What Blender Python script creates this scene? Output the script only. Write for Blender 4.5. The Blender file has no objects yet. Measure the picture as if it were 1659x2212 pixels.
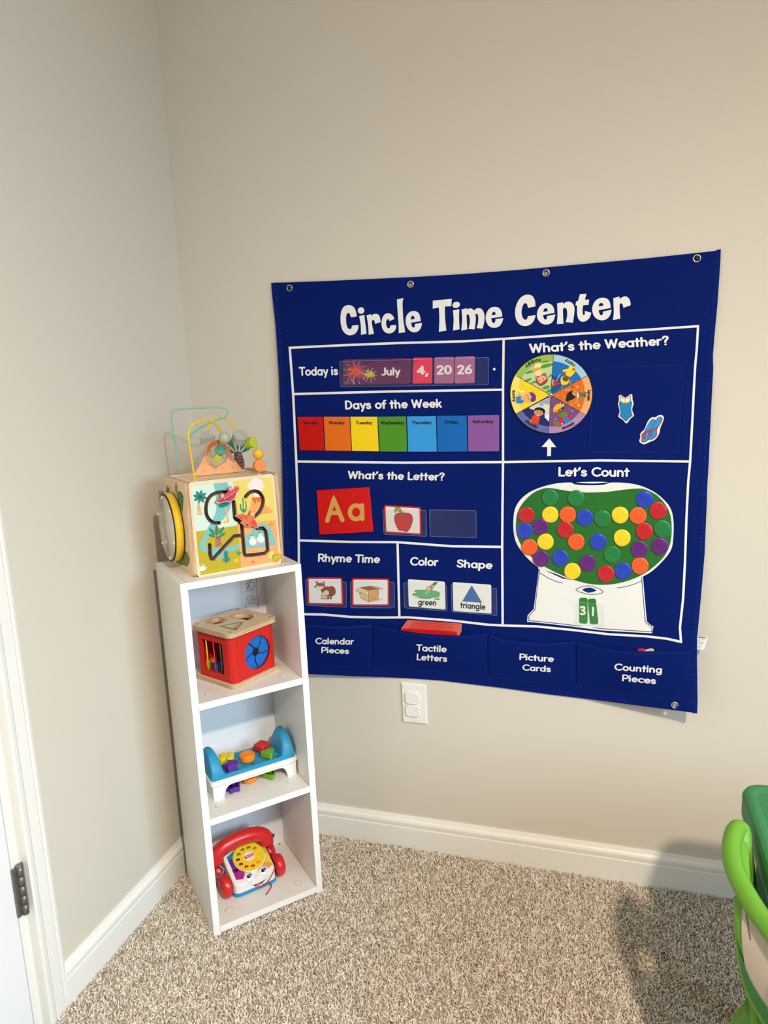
import bpy, bmesh, math, random
import numpy as np
from mathutils import Vector, Matrix
from mathutils.geometry import delaunay_2d_cdt

random.seed(7); np.random.seed(7)
PI = math.pi
scene = bpy.context.scene
COL = scene.collection

# ------------------------------------------------------------------ camera
FPX, W, H = 1525.38, 1659.0, 2212.0
yaw, pitch, roll = 0.3129, 0.1716, -0.0454
CAM = Vector((1.0977, -1.7165, 1.2662))
fwd = Vector((-math.sin(yaw)*math.cos(pitch), math.cos(yaw)*math.cos(pitch), -math.sin(pitch)))
_r = Vector((math.cos(yaw), math.sin(yaw), 0)); _u = _r.cross(fwd)
RIGHT = math.cos(roll)*_r + math.sin(roll)*_u
UP = -math.sin(roll)*_r + math.cos(roll)*_u
cam = bpy.data.cameras.new('camera'); camo = bpy.data.objects.new('camera', cam); COL.objects.link(camo)
m = Matrix((RIGHT, UP, -fwd)).transposed().to_4x4(); m.translation = CAM
camo.matrix_world = m
cam.sensor_fit = 'VERTICAL'; cam.sensor_height = 36.0; cam.lens = 36.0*FPX/H; cam.clip_start = 0.02
scene.camera = camo

# ------------------------------------------------------------------ light
scene.view_settings.view_transform = 'Standard'; scene.view_settings.look = 'None'
scene.view_settings.gamma = 1.0; scene.view_settings.use_curve_mapping = False
scene.view_settings.exposure = 0.0
world = bpy.data.worlds.new('daylight'); scene.world = world; world.use_nodes = True
bg = world.node_tree.nodes['Background']; bg.inputs[0].default_value = (0.76, 0.88, 1.0, 1); bg.inputs[1].default_value = 0.13
LAMP = Vector((1.86, -2.07, 2.30))
ld = bpy.data.lights.new('ceiling_lamp', 'SPOT'); ld.energy = 175; ld.color = (1.0, 0.825, 0.61); ld.shadow_soft_size = 0.06
ld.spot_size = math.radians(172); ld.spot_blend = 0.75
lo = bpy.data.objects.new('ceiling_lamp', ld); lo.location = LAMP; COL.objects.link(lo)
ld2 = bpy.data.lights.new('ceiling_lamp_globe', 'POINT'); ld2.energy = 44; ld2.color = (1.0, 0.88, 0.83); ld2.shadow_soft_size = 0.06
lo2 = bpy.data.objects.new('ceiling_lamp_globe', ld2); lo2.location = LAMP; COL.objects.link(lo2)
wd = bpy.data.lights.new('window_daylight', 'AREA'); wd.shape = 'RECTANGLE'; wd.size = 1.2; wd.size_y = 1.1; wd.energy = 21; wd.color = (0.57, 0.81, 1.0); wd.spread = math.radians(90)
wo = bpy.data.objects.new('window_daylight', wd); wo.location = (3.1, -1.9, 1.5); wo.rotation_euler = Vector((-2.9, .95, -1.45)).to_track_quat('-Z', 'Y').to_euler(); COL.objects.link(wo)

# ------------------------------------------------------------------ helpers: pixels of the photo -> points on known planes
def ray(x, y):
    return RIGHT*((x-W/2)/FPX) - UP*((y-H/2)/FPX) + fwd
def hit(x, y, q, n):
    d = ray(x, y); return CAM + d*((Vector(q)-CAM).dot(n)/d.dot(n))
def V(ox, oy, s):
    return lambda *p: [(ox+a*s, oy+b*s) for a, b in p]
A = V(580, 530, .3255); B = V(1080, 530, .31344); C3 = V(600, 980, .31344); D4 = V(1080, 980, .31344); E8 = V(640, 1300, .2773)
G7 = V(1090, 1020, .23508); WH = V(1095, 755, .11754); T1 = V(725, 630, .12055); T2 = V(920, 630, .1085); T3 = V(1100, 620, .16878)
MO = V(730, 760, .10247); SW = V(1320, 840, .07836); FX = V(650, 1230, .12658); GR = V(860, 1240, .13864); AP = V(820, 1080, .0663)
K5 = V(320, 860, .19289); K2 = V(400, 1020, .13261); KA = V(350, 870, .15069); R3 = V(400, 1300, .13261); BN = V(430, 1560, .13864); PH = V(445, 1770, .1085)
F4 = V(1460, 530, .16736); F5 = V(1400, 900, .22613); F6 = V(1380, 1360, .1085); L8 = V(500, 1220, .10847)

def lin(c):
    c = c/255.0
    return c/12.92 if c <= .04045 else ((c+.055)/1.055)**2.4
MATS = {}
def M(name, rgb, rough=.55, spec=.4, metal=0.0, bump=None, sheen=0.0, coat=0.0, trans=0.0):
    if name in MATS: return MATS[name]
    mt = bpy.data.materials.new(name); mt.use_nodes = True; nt = mt.node_tree; b = nt.nodes['Principled BSDF']
    b.inputs['Base Color'].default_value = (lin(rgb[0]), lin(rgb[1]), lin(rgb[2]), 1)
    b.inputs['Roughness'].default_value = rough; b.inputs['Specular IOR Level'].default_value = spec; b.inputs['Metallic'].default_value = metal
    if sheen: b.inputs['Sheen Weight'].default_value = sheen
    if coat: b.inputs['Coat Weight'].default_value = coat; b.inputs['Coat Roughness'].default_value = .15
    if bump:
        tc = nt.nodes.new('ShaderNodeTexCoord'); nz = nt.nodes.new('ShaderNodeTexNoise'); nz.inputs['Scale'].default_value = bump[0]; nz.inputs['Detail'].default_value = 4
        bp = nt.nodes.new('ShaderNodeBump'); bp.inputs['Strength'].default_value = bump[1]; bp.inputs['Distance'].default_value = bump[2]
        nt.links.new(tc.outputs['Object'], nz.inputs['Vector']); nt.links.new(nz.outputs['Fac'], bp.inputs['Height']); nt.links.new(bp.outputs['Normal'], b.inputs['Normal'])
    MATS[name] = mt; return mt
def ink(r, g, b):
    return M('ink_%d_%d_%d' % (r, g, b), (r, g, b), .6, .25)
def wood(name, c1, c2, scale=(6, 60, 60), rough=.5):
    mt = M(name, c1, rough); nt = mt.node_tree; b = nt.nodes['Principled BSDF']
    tc = nt.nodes.new('ShaderNodeTexCoord'); mp = nt.nodes.new('ShaderNodeMapping'); mp.inputs['Scale'].default_value = scale
    nz = nt.nodes.new('ShaderNodeTexNoise'); nz.inputs['Scale'].default_value = 3; nz.inputs['Detail'].default_value = 5
    cr = nt.nodes.new('ShaderNodeValToRGB')
    cr.color_ramp.elements[0].color = (*[lin(c) for c in c2], 1); cr.color_ramp.elements[1].color = (*[lin(c) for c in c1], 1)
    cr.color_ramp.elements[0].position = .3; cr.color_ramp.elements[1].position = .65
    nt.links.new(tc.outputs['Object'], mp.inputs[0]); nt.links.new(mp.outputs[0], nz.inputs['Vector']); nt.links.new(nz.outputs['Fac'], cr.inputs[0]); nt.links.new(cr.outputs[0], b.inputs['Base Color'])
    return mt

def inside(p, poly):
    x, y = p; c = False; n = len(poly)
    for i in range(n):
        x1, y1 = poly[i]; x2, y2 = poly[i-1]
        if (y1 > y) != (y2 > y) and x < (x2-x1)*(y-y1)/(y2-y1)+x1: c = not c
    return c
def segd(p, a, b):
    ax, ay = a; bx, by = b; dx, dy = bx-ax, by-ay; L = dx*dx+dy*dy
    t = 0 if L == 0 else max(0, min(1, ((p[0]-ax)*dx+(p[1]-ay)*dy)/L))
    return math.hypot(p[0]-ax-t*dx, p[1]-ay-t*dy)
def capsule(a, b, r, n=8):
    t = math.atan2(b[1]-a[1], b[0]-a[0])
    return [(b[0]+r*math.cos(t-PI/2+PI*i/n), b[1]+r*math.sin(t-PI/2+PI*i/n)) for i in range(n+1)] + [(a[0]+r*math.cos(t+PI/2+PI*i/n), a[1]+r*math.sin(t+PI/2+PI*i/n)) for i in range(n+1)]
def fill(outer, holes=(), grooves=(), step=None):
    """triangulate a polygon with holes; grooves = (polyline, radius) cut away; step adds inner points."""
    vs, es = [], []
    def loop(l):
        b = len(vs); vs.extend(Vector(p) for p in l); es.extend((b+i, b+(i+1) % len(l)) for i in range(len(l)))
    loop(outer)
    for h in holes: loop(h)
    for pl, r in grooves:
        for a, b in zip(pl, pl[1:]): loop(capsule(a, b, r))
    if step:
        xs = [p[0] for p in outer]; ys = [p[1] for p in outer]
        y = min(ys)+step*.5
        while y < max(ys):
            x = min(xs)+step*.5
            while x < max(xs):
                if inside((x, y), outer): vs.append(Vector((x+random.uniform(-.1, .1)*step, y+random.uniform(-.1, .1)*step)))
                x += step
            y += step
    ov, oe, of, _, _, _ = delaunay_2d_cdt(vs, es, [], 0, 1e-6)
    tris = []
    for f in of:
        c = (sum(ov[i][0] for i in f)/len(f), sum(ov[i][1] for i in f)/len(f))
        if not inside(c, outer) or any(inside(c, h) for h in holes): continue
        if any(segd(c, a, b) < r*.985 for pl, r in grooves for a, b in zip(pl, pl[1:])): continue
        tris.append(tuple(f))
    used = sorted({i for t in tris for i in t}); mp = {k: i for i, k in enumerate(used)}
    return [tuple(ov[k]) for k in used], [tuple(mp[i] for i in t) for t in tris]

class MB:
    def __init__(s): s.v, s.f, s.mi, s.sm, s.mats = [], [], [], [], []
    def add(s, vs, fs, mat, smooth=False):
        if mat not in s.mats: s.mats.append(mat)
        k = s.mats.index(mat); b = len(s.v); s.v.extend(Vector(p) for p in vs)
        for f in fs: s.f.append(tuple(b+i for i in f)); s.mi.append(k); s.sm.append(smooth)
        return s
    def bm(s, bm, mat, smooth=False, mx=None):
        if mx: bm.transform(mx)
        bm.verts.index_update()
        s.add([v.co.copy() for v in bm.verts], [[v.index for v in f.verts] for f in bm.faces], mat, smooth); bm.free(); return s
    def box(s, x0, x1, y0, y1, z0, z1, mat, bev=0.0, seg=2, mx=None):
        bm = bmesh.new(); bmesh.ops.create_cube(bm, size=1)
        for v in bm.verts: v.co = Vector(((x0+x1)/2+v.co.x*(x1-x0), (y0+y1)/2+v.co.y*(y1-y0), (z0+z1)/2+v.co.z*(z1-z0)))
        if bev: bmesh.ops.bevel(bm, geom=bm.edges[:], offset=bev, segments=seg, profile=.5, affect='EDGES')
        return s.bm(bm, mat, False, mx)
    def sphere(s, c, r, mat, seg=20, scale=(1, 1, 1)):
        bm = bmesh.new(); bmesh.ops.create_uvsphere(bm, u_segments=seg, v_segments=seg*2//3, radius=r)
        for v in bm.verts: v.co = Vector((c[0]+v.co.x*scale[0], c[1]+v.co.y*scale[1], c[2]+v.co.z*scale[2]))
        return s.bm(bm, mat, True)
    def lathe(s, prof, c, axis, mat, n=28, smooth=True, closed=False):
        ax = Vector(axis).normalized(); t = Vector((0, 0, 1)) if abs(ax.z) < .9 else Vector((1, 0, 0)); a = ax.cross(t).normalized(); b = ax.cross(a)
        vs = [Vector(c)+ax*h+(a*math.cos(2*PI*i/n)+b*math.sin(2*PI*i/n))*r for r, h in prof for i in range(n)]
        fs = []; k = len(prof)
        for j in range(k if closed else k-1):
            for i in range(n): fs.append((j*n+i, j*n+(i+1) % n, ((j+1) % k)*n+(i+1) % n, ((j+1) % k)*n+i))
        if not closed:
            if prof[0][0] > 1e-5: fs.append(tuple(range(n)))
            if prof[-1][0] > 1e-5: fs.append(tuple((k-1)*n+i for i in range(n)))
        return s.add(vs, fs, mat, smooth)
    def tube(s, path, r, mat, n=10, closed=False):
        P = [Vector(p) for p in path]; N = len(P); R = r if isinstance(r, (list, tuple)) else [r]*N
        T = [((P[(i+1) % N] if closed or i < N-1 else P[i])-(P[i-1] if closed or i > 0 else P[i])).normalized() for i in range(N)]
        t = Vector((0, 0, 1)) if abs(T[0].z) < .9 else Vector((1, 0, 0)); nr = T[0].cross(t).normalized(); vs = []
        for i in range(N):
            nr = (nr-T[i]*nr.dot(T[i])).normalized(); bn = T[i].cross(nr)
            vs += [P[i]+(nr*math.cos(2*PI*k/n)+bn*math.sin(2*PI*k/n))*R[i] for k in range(n)]
        fs = [(i*n+k, i*n+(k+1) % n, ((i+1) % N)*n+(k+1) % n, ((i+1) % N)*n+k) for i in range(N if closed else N-1) for k in range(n)]
        if not closed: fs += [tuple(range(n)), tuple((N-1)*n+k for k in range(n))]
        return s.add(vs, fs, mat, True)
    def sheet(s, outer, mp, mat, holes=(), grooves=(), step=None, smooth=False):
        v, t = fill(outer, holes, grooves, step)
        return s.add([mp(*p) for p in v], t, mat, smooth)
    def plate(s, outer, mp, th, mat, holes=(), grooves=(), step=None, edge=None, d0=0.0):
        """solid slab: mp(u, v, d), front at d0, back at d0+th"""
        v, t = fill(outer, holes, grooves, step); n = len(v)
        cnt = {}
        for f in t:
            for i in range(len(f)): e = (f[i], f[(i+1) % len(f)]); cnt[e] = 1
        be = [e for e in cnt if (e[1], e[0]) not in cnt]
        fr = [mp(p[0], p[1], d0) for p in v]; bk = [mp(p[0], p[1], d0+th) for p in v]
        s.add(fr, t, mat); s.add(bk, [tuple(reversed(f)) for f in t], mat)
        s.add(fr+bk, [(a, b, b+n, a+n) for a, b in be], edge or mat)
        return s
    def build(s, name, parent=None, origin=None, label=None, kind=None, cat=None, group=None, merge=False, recalc=True):
        o0 = Vector(origin) if origin is not None else Vector((0, 0, 0))
        me = bpy.data.meshes.new(name); me.from_pydata([tuple(p-o0) for p in s.v], [], s.f)
        for mt in s.mats: me.materials.append(mt)
        me.polygons.foreach_set('material_index', s.mi); me.polygons.foreach_set('use_smooth', s.sm)
        if recalc or merge:
            bm = bmesh.new(); bm.from_mesh(me)
            bmesh.ops.remove_doubles(bm, verts=bm.verts[:], dist=1e-6)
            if recalc: bmesh.ops.recalc_face_normals(bm, faces=bm.faces[:])
            bm.to_mesh(me); bm.free()
        me.update()
        o = bpy.data.objects.new(name, me); COL.objects.link(o)
        if parent is not None: o.parent = parent
        else: o.location = o0
        props(o, label, cat, group, kind); return o
def props(o, label=None, cat=None, group=None, kind=None):
    for k, v in (('label', label), ('category', cat), ('group', group), ('kind', kind)):
        if v: o[k] = v
def thing(name, label, cat, loc, rotz=0.0, group=None):
    o = bpy.data.objects.new(name, None); COL.objects.link(o); o.location = loc; o.rotation_euler = (0, 0, rotz); o.empty_display_size = .05
    props(o, label, cat, group); return o
def struct(mb, name, label=None, parent=None, **k):
    return mb.build(name, parent, label=label, kind=None if parent is not None else 'structure', **k)

def rquad(c, r, n=4):
    out = []; k = len(c)
    for i in range(k):
        p = Vector(c[i]); a = Vector(c[i-1])-p; b = Vector(c[(i+1) % k])-p
        p1 = p+a*min(.45, r/a.length); p2 = p+b*min(.45, r/b.length)
        for j in range(n+1):
            t = j/n; out.append(tuple(p1*(1-t)**2+p*2*t*(1-t)+p2*t*t))
    return out
def ell(c, rx, ry, n=24, rot=0.0, a0=0.0, a1=2*PI):
    full = abs(a1-a0-2*PI) < 1e-6
    cs, sn = math.cos(rot), math.sin(rot); out = []
    for i in range(n if full else n+1):
        t = a0+(a1-a0)*i/n; x, y = rx*math.cos(t), ry*math.sin(t); out.append((c[0]+x*cs-y*sn, c[1]+x*sn+y*cs))
    return out
def sm(p, n=5, closed=False):
    """Catmull-Rom through points of any dimension"""
    P = [Vector(q) for q in p]; N = len(P); out = []
    for i in range(N if closed else N-1):
        p0 = P[(i-1) % N] if closed or i > 0 else P[0]; p1 = P[i]; p2 = P[(i+1) % N]; p3 = P[(i+2) % N] if closed or i < N-2 else P[-1]
        for k in range(n):
            t = k/n; out.append(tuple(.5*((2*p1)+(p2-p0)*t+(2*p0-5*p1+4*p2-p3)*t*t+(3*p1-p0-3*p2+p3)*t**3)))
    if not closed: out.append(tuple(P[-1]))
    return out
def smc(p, n=4, lim=48):
    """round a closed outline but keep its sharp corners"""
    N = len(p); cor = []
    for i in range(N):
        a = Vector(p[i])-Vector(p[i-1]); b = Vector(p[(i+1) % N])-Vector(p[i])
        if a.length < 1e-9 or b.length < 1e-9 or abs(a.angle(b)) > math.radians(lim): cor.append(i)
    if not cor: return sm(p, n, True)
    out = []
    for j, c in enumerate(cor):
        e = cor[(j+1) % len(cor)]; run = [p[(c+k) % N] for k in range(((e-c) % N or N)+1)]
        out += sm(run, n)[:-1] if len(run) > 2 else [tuple(p[c])]
    return out
def dense(p, step):
    out = []
    for a, b in zip(p, p[1:]):
        k = max(1, int(math.dist(a, b)/step)); out += [tuple(a[j]+(b[j]-a[j])*i/k for j in range(len(a))) for i in range(k)]
    return out+[tuple(p[-1])]
def ribbon(mb, pl, w, mp, mat, step=15, closed=False):
    """a printed line: strip of width w along a polyline in drawing units"""
    p = dense(list(pl)+([pl[0]] if closed else []), step); n = len(p); L, R = [], []
    for i in range(n):
        a = p[i-1] if i > 0 else (p[-2] if closed else p[0]); b = p[i+1] if i < n-1 else (p[1] if closed else p[-1])
        d1 = Vector((p[i][0]-a[0], p[i][1]-a[1])); d2 = Vector((b[0]-p[i][0], b[1]-p[i][1]))
        d1 = d1.normalized() if d1.length > 1e-9 else d2.normalized(); d2 = d2.normalized() if d2.length > 1e-9 else d1
        t = (d1+d2).normalized(); k = 1/max(.5, math.sqrt(max(.01, (1+d1.dot(d2))/2))); nx, ny = -t.y*w/2*k, t.x*w/2*k
        L.append((p[i][0]+nx, p[i][1]+ny)); R.append((p[i][0]-nx, p[i][1]-ny))
    mb.add([mp(*q) for q in L]+[mp(*q) for q in R], [(i, i+1, n+i+1, n+i) for i in range(n-1)], mat)
def dots(mb, pl, w, mp, mat):
    """round-ended pen stroke"""
    ribbon(mb, pl, w, mp, mat, 8)
    for k, q in enumerate((pl[0], pl[-1])):
        mb.sheet(ell(q, w/2, w/2, 10), lambda u, v: mp(u, v)+Vector((0, -1.5e-5*(k+1), 0)), mat)

# ------------------------------------------------------------------ rounded pen-stroke lettering
def arc(cx, cy, rx, ry, a0, a1, n=10):
    return [(cx+rx*math.cos(math.radians(a0+(a1-a0)*i/n)), cy+ry*math.sin(math.radians(a0+(a1-a0)*i/n))) for i in range(n+1)]
_bowl = arc(.32, .355, .23, .265, 0, 360, 16)
GL = {
 'o': (.66, [arc(.33, .355, .24, .265, 0, 360, 16)]), 'a': (.68, [_bowl, [(.55, .62), (.55, .09)]]), 'd': (.68, [_bowl, [(.55, .91), (.55, .09)]]),
 'b': (.68, [arc(.34, .355, .23, .265, 0, 360, 16), [(.11, .91), (.11, .09)]]), 'p': (.68, [arc(.34, .355, .23, .265, 0, 360, 16), [(.11, .62), (.11, -.2)]]),
 'g': (.68, [_bowl, [(.55, .62), (.55, .0)]+arc(.33, .0, .22, .2, 0, -140, 8)]), 'e': (.64, [[(.1, .355), (.55, .355)]+arc(.33, .355, .23, .265, 0, 310, 14)]),
 'c': (.57, [arc(.34, .355, .25, .265, 48, 312, 12)]), 's': (.54, [sm([(.42, .53), (.28, .62), (.13, .55), (.13, .43), (.28, .36), (.42, .28), (.42, .16), (.27, .09), (.1, .17)], 3)]),
 'r': (.44, [[(.11, .62), (.11, .09)], arc(.31, .38, .2, .24, 180, 75, 6)]), 'n': (.64, [[(.11, .62), (.11, .09)], arc(.305, .39, .195, .23, 180, 0, 8)+[(.5, .09)]]),
 'm': (.98, [[(.11, .62), (.11, .09)], arc(.29, .41, .18, .21, 180, 0, 8)+[(.47, .09)], arc(.65, .41, .18, .21, 180, 0, 8)+[(.83, .09)]]),
 'u': (.64, [[(.11, .62), (.11, .31)]+arc(.305, .31, .195, .22, 180, 360, 8), [(.5, .62), (.5, .09)]]), 'h': (.64, [[(.11, .91), (.11, .09)], arc(.305, .39, .195, .23, 180, 0, 8)+[(.5, .09)]]),
 'i': (.26, [[(.11, .62), (.11, .09)], [(.11, .87), (.11, .88)]]), 'l': (.26, [[(.11, .91), (.11, .09)]]), 't': (.44, [[(.2, .84), (.2, .09)], [(.06, .6), (.36, .6)]]),
 'f': (.42, [[(.18, .09), (.18, .72)]+arc(.36, .72, .18, .19, 180, 90, 5), [(.05, .58), (.34, .58)]]), 'k': (.56, [[(.11, .91), (.11, .09)], [(.45, .62), (.13, .32)], [(.25, .43), (.48, .09)]]),
 'y': (.56, [[(.08, .62), (.29, .12)], [(.5, .62), (.2, -.2)]]), 'w': (.82, [[(.08, .62), (.24, .09), (.4, .58), (.56, .09), (.72, .62)]]),
 'T': (.68, [[(.07, .91), (.63, .91)], [(.35, .91), (.35, .09)]]), 'D': (.76, [[(.12, .09), (.12, .91), (.3, .91)]+arc(.3, .5, .34, .41, 90, -90, 10)+[(.12, .09)]]),
 'W': (1.06, [[(.08, .91), (.3, .09), (.52, .87), (.74, .09), (.96, .91)]]), 'L': (.58, [[(.12, .91), (.12, .09), (.52, .09)]]), 'C': (.82, [arc(.48, .5, .38, .41, 48, 312, 14)]),
 'R': (.7, [[(.12, .09), (.12, .91), (.38, .91)]+arc(.38, .69, .22, .22, 90, -90, 8)+[(.12, .47)], [(.36, .47), (.6, .09)]]),
 'S': (.66, [sm([(.55, .77), (.45, .88), (.32, .91), (.18, .86), (.12, .72), (.2, .58), (.35, .5), (.5, .42), (.57, .28), (.5, .14), (.34, .09), (.18, .13), (.09, .24)], 2)]),
 'P': (.66, [[(.12, .09), (.12, .91), (.38, .91)]+arc(.38, .67, .22, .24, 90, -90, 8)+[(.12, .43)]]), 'J': (.52, [[(.4, .91), (.4, .28)]+arc(.23, .28, .17, .19, 0, -90, 5)+[(.1, .1)]]),
 'M': (.92, [[(.1, .09), (.16, .91), (.45, .25), (.74, .91), (.8, .09)]]), 'F': (.6, [[(.12, .09), (.12, .91), (.52, .91)], [(.12, .52), (.45, .52)]]),
 'A': (.76, [[(.08, .09), (.38, .91), (.68, .09)], [(.2, .34), (.56, .34)]]), "'": (.24, [[(.15, .91), (.08, .72)]]), ',': (.26, [[(.14, .08), (.07, -.14)]]),
 '?': (.58, [sm([(.1, .75), (.16, .87), (.3, .91), (.44, .85), (.47, .71), (.38, .58), (.29, .47), (.28, .34)], 2), [(.28, .09), (.28, .1)]]),
 '0': (.66, [arc(.32, .5, .23, .41, 0, 360, 16)]), '2': (.62, [sm([(.1, .76), (.17, .88), (.31, .91), (.45, .85), (.49, .7), (.4, .5)], 2)+[(.1, .09), (.5, .09)]]),
 '6': (.66, [sm([(.44, .91), (.22, .65), (.11, .38)], 3), arc(.32, .32, .22, .23, 0, 360, 14)]), '4': (.68, [[(.45, .09), (.45, .91), (.08, .32), (.6, .32)]]),
 '3': (.6, [sm([(.1, .83), (.25, .91), (.42, .87), (.46, .72), (.38, .57), (.24, .52), (.42, .46), (.5, .3), (.45, .15), (.28, .09), (.1, .17)], 2)]), '1': (.24, [[(.12, .91), (.12, .09)]]), ' ': (.34, []),
}
def text(mb, s, p0, p1, up, mp, mat, wt=.092):
    """write s with its baseline from p0 to p1 and cap height vector up (drawing units)"""
    w = sum(GL[c][0] for c in s)-.06; x0 = 0.0
    P0 = Vector(p0); U = (Vector(p1)-P0)/w; Vv = Vector(up)
    g = lambda x, y: tuple(P0+U*x+Vv*y)
    circ = [(wt*math.cos(2*PI*i/12), wt*math.sin(2*PI*i/12)) for i in range(12)]
    for c in s:
        a, strokes = GL[c]; lv = 0
        for st in strokes:
            q = [(x+x0, y) for x, y in st]; vs, fs = [], []; grp = []
            for (ax, ay), (bx, by) in zip(q, q[1:]):
                L = math.hypot(bx-ax, by-ay) or 1; nx, ny = -(by-ay)/L*wt, (bx-ax)/L*wt; b = len(vs)
                vs += [g(ax+nx, ay+ny), g(bx+nx, by+ny), g(bx-nx, by-ny), g(ax-nx, ay-ny)]; fs.append((b, b+1, b+2, b+3))
            for x, y in q:
                b = len(vs); vs += [g(x+dx, y+dy) for dx, dy in circ]; fs.append(tuple(range(b, b+12)))
            wv = [mp(*v) for v in vs]; nn = (wv[1]-wv[0]).cross(wv[3]-wv[0]).normalized()
            if nn.y > 0: nn = -nn
            for f in fs:   # overlapping pieces of one stroke get a hair's breadth of their own
                for i in f: wv[i] = wv[i]+nn*8e-6*lv
                lv += 1
            mb.add(wv, fs, mat)
        x0 += a

# ------------------------------------------------------------------ the room
wall_m = M('wall_paint', (214, 207, 194), .85, .2, bump=(900, .12, .0006))
trim_m = M('white_trim_paint', (240, 238, 232), .4, .4)
carpet_base = M('carpet_backing', (192, 176, 154), .95, .1)
CEIL = 2.44
mb = MB(); mb.box(-.12, 3.4, -3.6, .12, -.1, 0, carpet_base); struct(mb, 'floor', 'beige carpeted floor')
mb = MB(); mb.box(-.12, 3.4, -3.6, .12, CEIL, CEIL+.1, M('ceiling_paint', (238, 236, 230), .9, .2)); struct(mb, 'ceiling', 'white ceiling')
mb = MB(); mb.box(-.12, 3.4, 0, .12, 0, CEIL, wall_m); struct(mb, 'wall_back', 'greige painted wall behind the blue pocket chart')
DY0, DY1, DH = -.752, -1.56, 2.03
mb = MB(); mb.box(-.12, 0, DY0, 0, 0, CEIL, wall_m); mb.box(-.12, 0, -3.6, DY1, 0, CEIL, wall_m); mb.box(-.12, 0, DY1, DY0, DH, CEIL, wall_m)
struct(mb, 'wall_left', 'greige painted wall on the left with the door')
def profile_run(prof, place, n0, n1, mat):
    """extrude a 2-D moulding profile; place(t, a, b)"""
    mb = MB(); k = len(prof)
    vs = [place(n0, *p) for p in prof]+[place(n1, *p) for p in prof]
    mb.add(vs, [(i, (i+1) % k, k+(i+1) % k, k+i) for i in range(k)]+[tuple(range(k)), tuple(range(2*k-1, k-1, -1))], mat); return mb
HB = .0951
bprof = [(0, 0), (.013, 0), (.013, .063), (.0115, .066), (.0122, .071), (.0125, .078), (.0105, .083), (.007, .087), (.0055, .091), (.004, HB), (0, HB)]
struct(profile_run(bprof, lambda t, a, b: (t, -a, b), 0, 3.4, trim_m), 'baseboard_back', 'white moulded baseboard under the pocket chart')
struct(profile_run(bprof, lambda t, a, b: (a, t, b), 0, -.687, trim_m), 'baseboard_left', 'white moulded baseboard between shelf and door casing')
cprof = [(0, 0), (.009, 0), (.0105, .006), (.0095, .012), (.012, .016), (.0125, .040), (.0155, .046), (.017, .054), (.016, .060), (0, .060)]
mbc = profile_run(cprof, lambda t, a, b: (a, -.687-b, t), 0, DH+.06, trim_m)
struct(mbc, 'trim_1', 'white moulded door casing')
mb = MB(); mb.box(-.12, .002, DY0-.020, DY0, 0, DH, trim_m, .002); mb.box(-.05, -.028, DY0-.034, DY0-.020, 0, DH, trim_m, .001); struct(mb, 'trim_2', 'white door jamb')
door_m = M('white_door_paint', (236, 237, 238), .45, .4)
mb = MB(); mb.box(-.032, .003, DY1, DY0-.0235, .012, DH-.004, door_m, .0015)
door = struct(mb, 'door_1', 'white interior door, closed')
nick = M('brushed_nickel', (128, 124, 120), .45, .5, .8)
mb = MB()
for k in range(5):
    z0 = .2815+k*.0204; mb.lathe([(.0052, 0), (.0064, .0004), (.0064, .0198), (.0052, .0202)], (.0105, -.7625, z0), (0, 0, 1), nick, 20)
mb.lathe([(.003, 0), (.0072, .001), (.0072, .003), (.003, .005)], (.0105, -.7625, .3835), (0, 0, 1), nick, 20)
mb.box(.002, .0085, -.7775, -.762, .2815, .3835, nick, .0010); mb.box(.002, .0062, -.762, -.749, .2815, .3835, nick, .0008)
mb.build('hinge', door, label='brushed nickel door hinge')

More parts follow.
